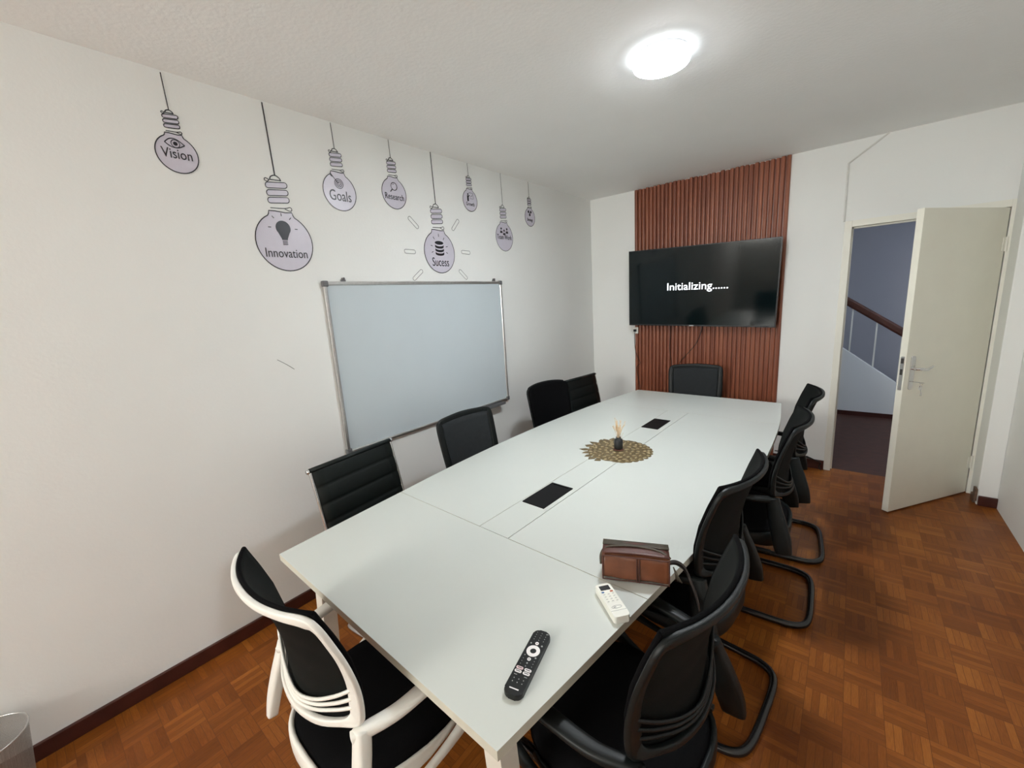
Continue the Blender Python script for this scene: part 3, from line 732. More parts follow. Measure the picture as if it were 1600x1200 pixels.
# ------------------------------------------------------------------ chairs
def ergo_chair(frame_m, seat_rim_m, label, metal_m, wide=1.0, tube=0.0125):
    t = thing('office_chair', (0, 0, 0), 0, label, 'chair')
    # --- back frame: closed loop, +y is the front of the chair
    def side(z):
        T = [(0.575, 0.165, -0.205), (0.60, 0.182, -0.195), (0.65, 0.205, -0.178), (0.70, 0.220, -0.168), (0.79, 0.230, -0.172), (0.88, 0.236, -0.190), (0.96, 0.235, -0.216), (1.012, 0.228, -0.236), (1.045, 0.220, -0.248)]
        if z <= T[0][0]: return T[0][1:]
        for a, b in zip(T, T[1:]):
            if a[0] <= z <= b[0]:
                f_ = (z - a[0]) / (b[0] - a[0]); return a[1] + (b[1] - a[1]) * f_, a[2] + (b[2] - a[2]) * f_
        return T[-1][1:]
    def sp(u2, z):     # point of the backrest surface at lateral fraction u2 and height z
        w, y = side(z)
        return (u2 * w, y - 0.060 * (1 - abs(u2) ** 2.2), z)
    Rr, Wp = [], []
    for (u2, z, a_, b_) in ((0.0, 1.030, 0.007, 0.0085), (0.35, 1.029, 0.007, 0.009), (0.68, 1.027, 0.007, 0.010), (0.92, 1.022, 0.008, 0.013), (1.0, 1.000, 0.008, 0.018), (1.0, 0.94, 0.008, 0.022), (1.0, 0.87, 0.008, 0.024), (1.0, 0.79, 0.009, 0.026), (1.0, 0.72, 0.010, 0.027),
                            (0.99, 0.690, 0.010, 0.020), (0.86, 0.672, 0.008, 0.010), (0.50, 0.656, 0.008, 0.010), (0.0, 0.650, 0.008, 0.010)):
        p = sp(u2, z); Rr.append((p[0], p[1] - 0.011, p[2])); Wp.append((a_, b_))
    pts = Rr + [(-p[0], p[1], p[2]) for p in reversed(Rr[1:-1])]; pr = Wp + list(reversed(Wp[1:-1]))
    bm = bmesh.new(); sweep(bm, pts, pr, ref=(0, 1, 0), closed=True, sub=5, nseg=16, power=4.5)
    bf = obj('back_frame', bm, frame_m, t, smooth=True)
    # lumbar ribs fanned between the lower stiles
    for k in range(3):
        zs, zc_ = 0.728 + 0.030 * k, 0.664 + 0.010 * k
        P = []
        for u2 in (-0.97, -0.75, -0.4, 0.0, 0.4, 0.75, 0.97):
            z = zc_ + (zs - zc_) * abs(u2) ** 1.7; p = sp(u2, z); P.append((p[0], p[1] - 0.011, p[2]))
        bm = bmesh.new(); sweep(bm, P, (0.0045, 0.005), ref=(0, 1, 0), sub=5, nseg=8)
        obj('lumbar_rib', bm, frame_m, bf, smooth=True)
    # --- backrest mesh and padded edge just in front of the frame
    def surf(u, v):
        u2 = 2 * u - 1; z = 0.655 + (1.036 - 0.655) * v
        return sp(u2, z)
    bm = bmesh.new(); grid_shell(bm, surf, 24, 22, 0.010, (0, 1, 0))
    o = obj('back_mesh', bm, M['mesh'], t, smooth=True)
    bm = bmesh.new()
    edge = [surf(k / 24, 1.0) for k in range(25)]
    sweep(bm, [(p[0], p[1] + 0.004, p[2] + 0.001) for p in edge], (0.006, 0.005), ref=(0, 1, 0), sub=1, nseg=8)
    for u in (0.0, 1.0):
        e2 = [surf(u, k / 22) for k in range(3, 23)]
        sweep(bm, [(p[0], p[1] + 0.004, p[2]) for p in e2], (0.006, 0.0055), ref=(0, 1, 0), sub=1, nseg=8)
    pe = obj('piping', bm, M['fabric'], o, smooth=True)
    # --- arms: bracket, pad, front post running back under the seat
    for s in (-1, 1):
        P = [(0.222, -0.205, 0.655), (0.240, -0.165, 0.660), (0.262, -0.09, 0.662), (0.272, 0.02, 0.668), (0.274, 0.13, 0.668), (0.276, 0.205, 0.640), (0.278, 0.225, 0.56), (0.276, 0.185, 0.475), (0.272, 0.08, 0.425), (0.268, -0.06, 0.400), (0.262, -0.19, 0.395)]
        Q = [(0.012, 0.014), (0.018, 0.016), (0.022, 0.013), (0.024, 0.011), (0.024, 0.011), (0.020, 0.016), (0.016, 0.028), (0.014, 0.032), (0.012, 0.016), (0.011, 0.009), (0.010, 0.009)]
        bm = bmesh.new(); sweep(bm, [(s * p[0], p[1], p[2]) for p in P], Q, ref=(1, 0, 0), sub=6, nseg=12, power=3.0)
        ar = obj('armrest', bm, frame_m, t, smooth=True)
        P = [(0.238, -0.180, 0.668), (0.248, -0.192, 0.62), (0.262, -0.212, 0.55), (0.276, -0.232, 0.47), (0.282, -0.244, 0.410)]
        Q = [(0.020, 0.020 * wide), (0.022, 0.022 * wide), (0.022, 0.026 * wide), (0.020, 0.028 * wide), (0.014, 0.024 * wide)] if wide > 1 else [(0.020, 0.020), (0.022, 0.020), (0.022, 0.019), (0.020, 0.018), (0.014, 0.016)]
        bm = bmesh.new(); sweep(bm, [(s * (p[0] - 0.006), p[1], p[2]) for p in P], Q, ref=(1, 0, 0), sub=6, nseg=12, power=4.0)
        obj('back_upright', bm, frame_m, t, smooth=True)
    # --- seat
    def outline(k, ox=0.0):
        a = 2 * PI * k / 48; c, s = math.cos(a), math.sin(a)
        x = math.copysign(abs(c) ** 0.62, c) * (0.245 + ox); y = math.copysign(abs(s) ** 0.62, s) * (0.235 + ox)
        if y < 0: x *= 1 - 0.10 * (-y / 0.235)
        return x, y - 0.01
    bm = bmesh.new(); rings = []
    for (ox, z, sc_) in ((-0.02, 0.425, 1), (-0.004, 0.432, 1), (-0.002, 0.462, 1), (-0.018, 0.482, 1), (-0.07, 0.488, 1)):
        rings.append([bm.verts.new((outline(k, ox)[0], outline(k, ox)[1], z + (0.006 if z > 0.45 else 0) * math.cos(outline(k)[1] * 9))) for k in range(48)])
    for A, B in zip(rings, rings[1:]):
        for k in range(48): bm.faces.new((A[k], A[(k + 1) % 48], B[(k + 1) % 48], B[k]))
    bm.faces.new(rings[0][::-1]); bm.faces.new(rings[-1])
    obj('seat', bm, M['fabric'], t, smooth=True)
    bm = bmesh.new()
    # rim band wraps rear and sides of the seat, fading out towards the front
    ks = [k for k in range(21, 52)]
    P = []; Q = []
    for k in range(21, 52):
        x, y = outline(k % 48, 0.004); f_ = max(0.0, min(1.0, (-y + 0.08) / 0.25))
        P.append((x, y, 0.432)); Q.append((0.014 + 0.024 * f_, 0.006 + 0.004 * f_))
    sweep(bm, P, Q, ref=(0, 0, 1), sub=1, nseg=10, power=3.0)
    obj('seat_shell', bm, seat_rim_m, t, smooth=True)
    # --- cantilever sled base
    bm = bmesh.new(); r = tube
    R_ = [(0.215, -0.05, 0.408), (0.222, 0.12, 0.408), (0.228, 0.205, 0.40), (0.236, 0.245, 0.36), (0.248, 0.262, 0.20), (0.254, 0.262, 0.07), (0.255, 0.235, 0.025), (0.256, 0.17, tube + 0.0004), (0.256, 0.0, tube + 0.0003), (0.255, -0.22, tube + 0.0003), (0.248, -0.295, tube + 0.0003), (0.22, -0.342, tube + 0.0003), (0.17, -0.362, tube + 0.0003), (0.08, -0.368, tube + 0.0003), (0, -0.368, tube + 0.0003)]
    P = R_ + [(-p[0], p[1], p[2]) for p in reversed(R_[:-1])]
    path = catmull(P, 5)
    # parallel transport frame
    rings = []; nprev = None
    for i, p in enumerate(path):
        tt = (path[min(i + 1, len(path) - 1)] - path[max(i - 1, 0)]).normalized()
        if nprev is None: nprev = Vector((1, 0, 0))
        nn = (nprev - tt * nprev.dot(tt)).normalized(); nprev = nn; bb = tt.cross(nn)
        rings.append([bm.verts.new(p + nn * r * math.cos(2 * PI * k / 10) + bb * r * math.sin(2 * PI * k / 10)) for k in range(10)])
    for A, B in zip(rings, rings[1:]):
        for k in range(10): bm.faces.new((A[k], A[(k + 1) % 10], B[(k + 1) % 10], B[k]))
    bm.faces.new(rings[0][::-1]); bm.faces.new(rings[-1])
    box(bm, -0.21, 0.21, 0.08, 0.12, 0.396, 0.424); box(bm, -0.21, 0.21, -0.07, -0.03, 0.396, 0.424)
    obj('sled_base', bm, metal_m, t, smooth=True)
    return t
def place(t, x, y, deg, label=None):
    t.location = (x, y, 0); t.rotation_euler = (0, 0, math.radians(deg))
    if label: t['label'] = label
white = ergo_chair(M['whitepl'], M['whitepl'], 'white framed office chair with black mesh back at the near end of the table', M['tleg'])
place(white, 1.318, 0.57, -1)
blk = ergo_chair(M['blackframe'], M['blackframe'], '', M['blackmetal'], wide=1.45, tube=0.0160)
blk['group'] = 'black mesh chairs along the right side of the table'
spots = [(1.965, 0.955, 84, 'black mesh office chair beside the brown pouch, closest to the camera on the right side'),
         (1.908, 1.675, 84.3, 'black mesh office chair on the right side, second from the near end of the table'),
         (2.005, 2.465, 92, 'black mesh office chair on the right side, third from the near end of the table'),
         (2.02, 3.085, 95.5, 'black mesh office chair on the right side, furthest from the camera near the doorway')]
for i, (x, y, d, lb) in enumerate(spots):
    o = blk if i == 0 else copy_tree(blk)
    place(o, x, y, d, lb)

def tube_path(bm, P, r, sub=5, n=10):
    path = catmull(P, sub); rings = []; nprev = None
    for i, p in enumerate(path):
        tt = (path[min(i + 1, len(path) - 1)] - path[max(i - 1, 0)]).normalized()
        if nprev is None:
            nprev = Vector((1, 0, 0)) if abs(tt.x) < 0.9 else Vector((0, 1, 0))
        nn = (nprev - tt * nprev.dot(tt)).normalized(); nprev = nn; bb = tt.cross(nn)
        rings.append([bm.verts.new(p + nn * r * math.cos(2 * PI * k / n) + bb * r * math.sin(2 * PI * k / n)) for k in range(n)])
    for A, B in zip(rings, rings[1:]):
        for k in range(n): bm.faces.new((A[k], A[(k + 1) % n], B[(k + 1) % n], B[k]))
    bm.faces.new(rings[0][::-1]); bm.faces.new(rings[-1])
def cantilever(t, m, hw_=0.22, zt=0.40, rear=-0.24, front=0.22):
    R_ = [(hw_, rear + 0.1, zt), (hw_, front - 0.06, zt), (hw_, front - 0.01, zt - 0.02), (hw_, front, zt - 0.07), (hw_, front, 0.08), (hw_, front - 0.015, 0.03), (hw_, front - 0.07, 0.0125), (hw_, rear + 0.06, 0.0125), (hw_ - 0.02, rear + 0.01, 0.0125), (hw_ - 0.07, rear, 0.0125), (0, rear, 0.0125)]
    bm = bmesh.new(); tube_path(bm, R_ + [(-p[0], p[1], p[2]) for p in reversed(R_[:-1])], 0.0122)
    obj('sled_base', bm, m, t, smooth=True)
def seat_pad(t, m, w=0.48, d=0.46, z0=0.412, z1=0.470, y=0.0):
    bm = bmesh.new(); poly_prism(bm, rrect(w, d, 0.06, 6, 0, y), z0, z1, bev=0.018); obj('seat', bm, m, t)

def leather_chair(label):
    """thin ribbed leather back slung between two chrome side tubes"""
    t = thing('leather_chair', (0, 0, 0), 0, label, 'chair', 'ribbed black leather chairs on the whiteboard side')
    HB = 0.262
    def prof(v):  # v 0..1 bottom..top -> y,z
        z = 0.46 + 0.46 * v; y = -0.185 - 0.075 * v - 0.02 * v * v
        return y, z
    def surf(u, v):
        y, z = prof(v); x = (2 * u - 1) * (HB - 0.012)
        bulge = 0.006 * abs(math.sin(PI * v * 5)) ** 0.45
        return (x, y - 0.006 - 0.012 * (1 - (2 * u - 1) ** 2), z) if False else (x, y - 0.006 + bulge, z)
    bm = bmesh.new()
    nu, nv = 8, 60
    A = [[bm.verts.new(surf(i / nu, j / nv)) for j in range(nv + 1)] for i in range(nu + 1)]
    B = [[bm.verts.new(Vector(surf(i / nu, j / nv)) * 1.0 + Vector((0, -0.016 - 2 * (0.006 * abs(math.sin(PI * (j / nv) * 5)) ** 0.45) * 0.6, 0))) for j in range(nv + 1)] for i in range(nu + 1)]
    for i in range(nu):
        for j in range(nv):
            bm.faces.new((A[i][j], A[i + 1][j], A[i + 1][j + 1], A[i][j + 1])); bm.faces.new((B[i][j], B[i][j + 1], B[i + 1][j + 1], B[i + 1][j]))
    for j in range(nv):
        bm.faces.new((A[0][j], A[0][j + 1], B[0][j + 1], B[0][j])); bm.faces.new((A[nu][j], B[nu][j], B[nu][j + 1], A[nu][j + 1]))
    for i in range(nu):
        bm.faces.new((A[i][0], B[i][0], B[i + 1][0], A[i + 1][0])); bm.faces.new((A[i][nv], A[i + 1][nv], B[i + 1][nv], B[i][nv]))
    obj('backrest', bm, M['leather'], t, smooth=True)
    yt, zt = prof(1.0)
    bm = bmesh.new(); sweep(bm, [(-HB + 0.004, yt - 0.012, zt), (HB - 0.004, yt - 0.012, zt)], (0.016, 0.012), ref=(0, 1, 0), sub=1, nseg=14)
    obj('top_roll', bm, M['leather'], t, smooth=True)
    for s in (-1, 1):
        bm = bmesh.new()
        P = [(s * (HB - 0.004), prof(v)[0] - 0.012, prof(v)[1]) for v in (1.0, 0.75, 0.5, 0.25, 0.0)] + [(s * (HB - 0.004), -0.15, 0.435), (s * (HB - 0.004), -0.08, 0.428), (s * (HB - 0.004), 0.22, 0.44)]
        tube_path(bm, P, 0.009)
        sr = obj('side_rail', bm, M['chrome'], t, smooth=True)
        bm = bmesh.new(); sweep(bm, [(s * (HB - 0.004), yt - 0.012, zt - 0.002), (s * (HB + 0.012), yt - 0.012, zt - 0.002)], (0.012, 0.012), ref=(0, 1, 0), sub=1, nseg=14); obj('end_cap', bm, M['chrome'], sr, smooth=True)
    bm = bmesh.new()
    for k in range(5):
        box(bm, -HB + 0.016, HB - 0.016, -0.165 + 0.08 * k, -0.089 + 0.08 * k, 0.428, 0.462, bev=0.012)
    obj('seat', bm, M['leather'], t)
    cantilever(t, M['chrome'], 0.225, 0.40)
    return t
A = leather_chair('black ribbed leather chair with chrome side rails, nearest on the whiteboard side')
place(A, 0.345 + 0.27, 1.125 + 0.02, -84)
D = copy_tree(A); place(D, 0.40 + 0.27, 3.49, -97, 'black ribbed leather chair behind the rounded chair, furthest on the whiteboard side')

def mesh_chair(label):
    """thick black frame around a grey mesh"""
    t = thing('mesh_chair', (0, 0, 0), 0, label, 'chair')
    R_ = [(0.0, -0.295, 0.965), (0.14, -0.287, 0.958), (0.200, -0.275, 0.950), (0.222, -0.262, 0.925), (0.222, -0.235, 0.80), (0.214, -0.205, 0.66), (0.200, -0.19, 0.55), (0.17, -0.19, 0.52), (0, -0.205, 0.515)]
    Q = [(0.011, 0.021), (0.011, 0.021), (0.012, 0.022), (0.012, 0.024), (0.012, 0.024), (0.012, 0.024), (0.012, 0.022), (0.011, 0.02), (0.011, 0.02)]
    pts = R_ + [(-p[0], p[1], p[2]) for p in reversed(R_[1:-1])]; pr = Q + list(reversed(Q[1:-1]))
    bm = bmesh.new(); sweep(bm, pts, pr, ref=(0, 1, 0), closed=True, sub=5, nseg=12, power=3.2)
    obj('back_frame', bm, M['blackframe'], t, smooth=True)
    def surf(u, v):
        u2 = 2 * u - 1; z = 0.525 + 0.425 * v; w = 0.205 + 0.02 * v
        y = -0.186 - 0.078 * v; return (u2 * w, y - 0.018 * (1 - u2 * u2), z + 0.012 * v * (1 - u2 * u2) - 0.01 * v)
    bm = bmesh.new(); grid_shell(bm, surf, 14, 12, 0.005, (0, 1, 0)); obj('back_mesh', bm, M['meshgrey'], t, smooth=True)
    for s in (-1, 1):
        bm = bmesh.new(); sweep(bm, [(s * 0.225, -0.215, 0.655), (s * 0.25, -0.12, 0.655), (s * 0.255, 0.02, 0.655), (s * 0.255, 0.12, 0.645), (s * 0.25, 0.16, 0.58), (s * 0.235, 0.12, 0.44)], [(0.012, 0.012), (0.02, 0.012), (0.022, 0.012), (0.022, 0.012), (0.016, 0.014), (0.012, 0.016)], ref=(1, 0, 0), sub=5, nseg=10, power=3)
        obj('armrest', bm, M['blackframe'], t, smooth=True)
    seat_pad(t, M['fabric']); bm = bmesh.new(); sweep(bm, [(0, -0.10, 0.41), (0, -0.20, 0.41), (0, -0.24, 0.45), (0, -0.225, 0.53)], (0.03, 0.008), ref=(1, 0, 0), sub=5, nseg=8, power=3); obj('back_bracket', bm, M['blackframe'], t)
    cantilever(t, M['blackmetal'])
    return t
B = mesh_chair('black framed chair with a grey mesh back under the whiteboard corner')
B['group'] = 'square framed mesh back chairs'
place(B, 0.408 + 0.28, 1.88, -94)
E_ = copy_tree(B); place(E_, 1.325, 4.00, 192, 'black mesh chair at the far end of the table in front of the wood panel')

def padded_chair(label):
    t = thing('padded_chair', (0, 0, 0), 0, label, 'chair')
    def surf(u, v):
        u2 = 2 * u - 1; z = 0.50 + 0.465 * v
        w = 0.235 * (1 - 0.10 * (1 - v)); 
        k = max(0.0, (v - 0.86) / 0.14); w *= 1 - 0.13 * k ** 2.8
        y = -0.18 - 0.085 * v
        top = 0.016 * (1 - abs(u2) ** 2.5) * v
        return (u2 * w, y - 0.035 * (1 - u2 * u2), z + top)
    bm = bmesh.new(); grid_shell(bm, surf, 18, 20, 0.035, (0, 1, 0))
    obj('backrest', bm, M['fabric'], t, smooth=True)
    bm = bmesh.new(); e = [surf(0, k / 20) for k in range(21)] + [surf(k / 18, 1) for k in range(1, 19)] + [surf(1, 1 - k / 20) for k in range(1, 21)]
    sweep(bm, [(p[0], p[1] - 0.002, p[2]) for p in e], (0.010, 0.008), ref=(0, 1, 0), sub=1, nseg=8); obj('back_shell_rim', bm, M['blackframe'], t, smooth=True)
    seat_pad(t, M['fabric']); bm = bmesh.new(); sweep(bm, [(0, -0.10, 0.41), (0, -0.20, 0.41), (0, -0.24, 0.45), (0, -0.235, 0.56)], (0.03, 0.008), ref=(1, 0, 0), sub=5, nseg=8, power=3); obj('back_bracket', bm, M['blackframe'], t)
    cantilever(t, M['blackmetal'])
    return t
P_ = padded_chair('rounded padded black chair on the whiteboard side, before the far leather chair')
place(P_, 0.634, 2.905, -102)

# ------------------------------------------------------------------ things on the table
# golden leaf placemat
mt = thing('placemat', (1.368, 2.285, TZ), 0, 'round gold openwork leaf placemat under the small black vase', 'placemat')
bm = bmesh.new(); n = 72; pts = []
for k in range(n):
    a = 2 * PI * k / n; r = 0.188 + 0.007 * abs(math.sin(a * 9)) + 0.004 * math.sin(a * 5)
    pts.append((r * math.cos(a), r * math.sin(a)))
poly_prism(bm, pts, 0.0, 0.0015); obj('mat_base', bm, M['gold'], mt)
bm = bmesh.new(); rnd = random.Random(3)
def pebble(bm, cx, cy, a, L_, W_, h, z=0.0015, tip=False):
    n = 12; top = bm.verts.new((cx, cy, z + h)); ca, sa = math.cos(a), math.sin(a)
    r1, r0 = [], []
    for k in range(n):
        t = 2 * PI * k / n; x = math.cos(t) * L_; y = math.sin(t) * W_
        if tip and math.cos(t) > 0: y *= (1 - math.cos(t)) ** 0.6; x *= 1.35
        r0.append(bm.verts.new((cx + ca * x - sa * y, cy + sa * x + ca * y, z)))
        r1.append(bm.verts.new((cx + (ca * x - sa * y) * 0.7, cy + (sa * x + ca * y) * 0.7, z + h * 0.85)))
    for k in range(n):
        bm.faces.new((r0[k], r0[(k + 1) % n], r1[(k + 1) % n], r1[k])); bm.faces.new((r1[k], r1[(k + 1) % n], top))
    bm.faces.new(r0[::-1])
for ring, rad in enumerate((0.05, 0.085, 0.118, 0.150, 0.178)):
    cnt = int(2 * PI * rad / 0.040)
    for k in range(cnt):
        a = 2 * PI * (k + 0.5 * (ring % 2)) / cnt + rnd.uniform(-0.05, 0.05)
        pebble(bm, (rad + rnd.uniform(-.006, .006)) * math.cos(a), (rad + rnd.uniform(-.006, .006)) * math.sin(a), rnd.uniform(0, PI), rnd.uniform(0.010, 0.017), rnd.uniform(0.006, 0.0095), 0.0040)
obj('raised_petals', bm, M['gold2'], mt, smooth=True)
bm = bmesh.new()
for k in range(11):
    a = math.radians(125 + 13 * k) + rnd.uniform(-0.10, 0.10)
    rr = 0.20 + 0.012 * rnd.random()
    pebble(bm, rr * math.cos(a), rr * math.sin(a), a + rnd.uniform(-0.35, 0.35), rnd.uniform(0.018, 0.030), 0.022, 0.0025, 0.0, tip=True)
for k in range(17):
    a = math.radians(-60 + 12 * k)
    pebble(bm, 0.190 * math.cos(a), 0.190 * math.sin(a), a + PI / 2, 0.018, 0.013, 0.0025, 0.0)
obj('leaf_edge', bm, M['gold'], mt, smooth=True)
# vase and dried grass
VX, VY = 1.362, 2.290
vs = thing('small_vase', (VX, VY, TZ + 0.005), 0, 'small charcoal bottle vase standing on the gold placemat', 'vase')
bm = bmesh.new(); lathe(bm, [(0.020, 0.004), (0.0255, 0.006), (0.027, 0.015), (0.027, 0.058), (0.024, 0.067), (0.015, 0.071), (0.013, 0.076), (0.016, 0.080), (0.013, 0.080), (0.010, 0.07), (0.010, 0.03)], 32); obj('vase_body', bm, M['vase'], vs, smooth=True)
bm = bmesh.new(); lathe(bm, [(0.028, 0.0), (0.031, 0.002), (0.029, 0.004), (0.02, 0.004)], 32); obj('vase_foot', bm, M['terracotta'], vs)
dg_ = thing('dried_grass', (VX, VY, TZ + 0.07), 0, 'sprig of pale straw coloured dried grass standing in the small dark vase', 'dried flowers')
rnd = random.Random(11)
for k in range(24):
    a = rnd.uniform(0, 2 * PI); l = rnd.uniform(0.006, 0.046); h = rnd.uniform(0.075, 0.135)
    tip = Vector((l * math.cos(a), l * math.sin(a), h)); mid = tip * 0.5 + Vector((rnd.uniform(-.004, .004), rnd.uniform(-.004, .004), 0.012))
    bm = bmesh.new(); sweep(bm, [(rnd.uniform(-.004, .004), rnd.uniform(-.004, .004), -0.02), mid, tip], [(0.0011, 0.0011), (0.001, 0.001), (0.0007, 0.0007)], ref=(1, 0.3, 0), sub=4, nseg=5)
    for q in range(14):
        f_ = rnd.uniform(0.35, 1.0); p = mid.lerp(tip, (f_ - 0.35) / 0.65); d = Vector((rnd.uniform(-1, 1), rnd.uniform(-1, 1), rnd.uniform(0.2, 1.4))).normalized() * rnd.uniform(0.006, 0.012)
        sweep(bm, [p, p + d], [(0.0012, 0.0012), (0.0004, 0.0004)], ref=(1, 0.3, 0), sub=1, nseg=4)
    obj('grass_stem', bm, M['straw'], dg_)
bm = bmesh.new()
sweep(bm, [(0.004, 0.0, -0.01), (0.018, 0.006, 0.02), (0.028, 0.012, 0.045)], (0.001, 0.001), ref=(0, 1, 0.2), sub=4, nseg=5)
for q in range(6): pebble(bm, 0.0, 0.0, q, 0.004, 0.003, 0.003, 0.0)
obj('grass_stem', bm, M['straw'], dg_)

# television remote
a0 = Vector((1.857, 0.607)); a1 = Vector((1.808, 0.824))
rm = thing('television_remote', ((a0.x + a1.x) / 2, (a0.y + a1.y) / 2, TZ), math.atan2(a1.y - a0.y, a1.x - a0.x) - PI / 2, 'long black remote control with a white ring button on the table', 'remote control')
RLn, RW, RH = 0.212, 0.050, 0.016
bm = bmesh.new(); poly_prism(bm, rrect(RW, RLn, 0.016, 7), 0.001, RH, bev=0.0035); obj('remote_body', bm, M['black'], rm)
zt = RH
def ring_bm(cx, cy, r0, r1, z, h, n=28):
    bm = bmesh.new(); lathe(bm, [(r0, z), (r0, z + h), (r1, z + h), (r1, z)], n, cx, cy, cap=False); return bm
obj('navigation_ring', ring_bm(0, 0.031, 0.0085, 0.0185, zt - 0.001, 0.0018), M['whiteprint'], rm)
for (cx, cy) in ((0.0, 0.058), (0.0, 0.003)): obj('round_button', ring_bm(cx, cy, 0.0018, 0.0050, zt - 0.0006, 0.0012, 16), M['whiteprint'], rm)
for i, (cx, cy) in enumerate(((-0.0115, -0.030), (0.0115, -0.030), (-0.0115, -0.0405), (0.0115, -0.0405))):
    bm = bmesh.new(); poly_prism(bm, rrect(0.019, 0.0078, 0.0036, 4, cx, cy), zt - 0.0005, zt + 0.0012); b_ = obj('app_button', bm, M['pinkprint'] if i < 1 else M['whiteprint'], rm)
    bm = bmesh.new(); box(bm, cx - 0.006, cx + 0.006, cy - 0.0012, cy + 0.0012, zt + 0.0010, zt + 0.0015); obj('button_print', bm, M['greypl'], b_)
bm = bmesh.new()
for (cx, cy, r) in ((-0.016, 0.054, 0.0022), (0.016, 0.054, 0.0026), (-0.016, 0.012, 0.0016), (0.015, 0.012, 0.0026), (0.0, -0.010, 0.0022), (0.0, -0.020, 0.0014)):
    lathe(bm, [(r, zt - 0.0003), (r, zt + 0.0006)], 10, cx, cy)
for row in range(4):
    for col in range(3): lathe(bm, [(0.0011, zt - 0.0003), (0.0011, zt + 0.0005)], 8, (col - 1) * 0.014, 0.070 + row * 0.0085)
for row in range(3):
    for cx in (-0.016, 0.016): lathe(bm, [(0.0010, zt - 0.0003), (0.0010, zt + 0.0005)], 8, cx, 0.001 - row * 0.009)
for row in range(2):
    for col in range(3): lathe(bm, [(0.0013, zt - 0.0003), (0.0013, zt + 0.0005)], 8, (col - 1) * 0.013, -0.061 - row * 0.010)
box(bm, 0.012, 0.019, 0.0965, 0.0985, zt - 0.0003, zt + 0.0005); box(bm, -0.018, -0.010, -0.0515, -0.050, zt - 0.0003, zt + 0.0005); box(bm, 0.010, 0.018, -0.0515, -0.050, zt - 0.0003, zt + 0.0005)
obj('key_print', bm, M['grey'], rm)
bm = bmesh.new(); box(bm, -0.0125, 0.0125, -0.0905, -0.0875, zt - 0.0003, zt + 0.0005, bev=0.0006); obj('remote_logo', bm, M['whiteprint'], rm)

# air conditioner remote
a0 = Vector((1.9675, 0.985)); a1 = Vector((1.868, 1.080)); 
ac = thing('air_conditioner_remote', (1.9165, 1.036, TZ), 0, 'small white remote control with a dark display beside the brown pouch', 'remote control')
acd = Vector((1.860, 1.083)) - Vector((1.974, 0.990))
ac.rotation_euler = (0, 0, math.atan2(acd.y, acd.x) - PI / 2)
AL, AW, AH = 0.146, 0.050, 0.025
bm = bmesh.new(); poly_prism(bm, rrect(AW, AL, 0.007, 5), 0.001, AH, bev=0.003); ab = obj('remote_body', bm, M['remwhite'], ac)
bm = bmesh.new(); poly_prism(bm, rrect(0.033, 0.021, 0.002, 3, 0, 0.053), AH - 0.001, AH + 0.0006); obj('display', bm, M['lcd'], ac)
bm = bmesh.new(); poly_prism(bm, rrect(0.009, 0.006, 0.002, 3, -0.0145, 0.034), AH - 0.001, AH + 0.0009); obj('power_button', bm, M['blue'], ac)
bm = bmesh.new(); poly_prism(bm, rrect(0.010, 0.006, 0.002, 3, 0.0145, 0.034), AH - 0.001, AH + 0.0009); obj('heat_button', bm, M['orange'], ac)
for row in range(4):
    for col in range(3):
        bm = bmesh.new(); cx, cy = (col - 1) * 0.0145, 0.023 - row * 0.0105
        poly_prism(bm, rrect(0.0095, 0.0055, 0.002, 3, cx, cy), AH - 0.001, AH + 0.0009); kb = obj('key_button', bm, M['remwhite'], ac)
        bm = bmesh.new(); box(bm, cx - 0.003, cx + 0.003, cy - 0.0009, cy + 0.0009, AH + 0.0007, AH + 0.0012); obj('key_print', bm, M['grey'], kb)
bm = bmesh.new(); sweep(bm, [(0.016 * math.cos(2 * PI * k / 20), -0.034 + 0.0055 * math.sin(2 * PI * k / 20), AH + 0.0003) for k in range(20)], (0.0006, 0.0006), ref=(0, 0, 1), closed=True, sub=1, nseg=5)
box(bm, -0.010, -0.002, -0.0355, -0.0325, AH, AH + 0.0006); obj('logo_print', bm, M['grey'], ac)
bm = bmesh.new(); box(bm, -AW / 2 + 0.0005, AW / 2 - 0.0005, -0.0485, -0.0475, AH - 0.0008, AH + 0.0003); obj('cover_seam', bm, M['grey'], ac)

# brown toiletry pouch
p0 = Vector((1.834, 1.134)); p1 = Vector((2.034, 1.219)); L_ = (p1 - p0).length
bg = thing('leather_pouch', (p0.x, p0.y, TZ), math.atan2(p1.y - p0.y, p1.x - p0.x), 'brown leather zip pouch with wrist strap at the right edge of the table', 'pouch')
BD, BH = 0.088, 0.098
bm = bmesh.new(); nx, ny = 18, 12
def body(u, th):   # th around the cross-section
    x = u * L_
    c, s = math.cos(th), math.sin(th)
    y = BD / 2 + math.copysign(abs(c) ** 0.45, c) * BD / 2
    z = BH * 0.46 + math.copysign(abs(s) ** 0.40, s) * BH * 0.46
    k = z / BH
    y = BD / 2 + (y - BD / 2) * (1 - 0.16 * k * k)
    e = math.sin(PI * u)
    z = z * (1 + 0.03 * e) ; y += 0.0
    z += 0.002 * math.sin(u * 17 + th * 2) * (k > 0.3)
    y += 0.0025 * math.sin(u * 11 + k * 7)
    return Vector((x, y, max(z, 0.0) + 0.001))
rings = [[bm.verts.new(body(i / nx, 2 * PI * (k + .5) / 40)) for k in range(40)] for i in range(nx + 1)]
for A_, B_ in zip(rings, rings[1:]):
    for k in range(40):
        f_ = bm.faces.new((A_[k], A_[(k + 1) % 40], B_[(k + 1) % 40], B_[k]))
        zc = sum(v.co.z for v in f_.verts) / 4
        f_.material_index = 0
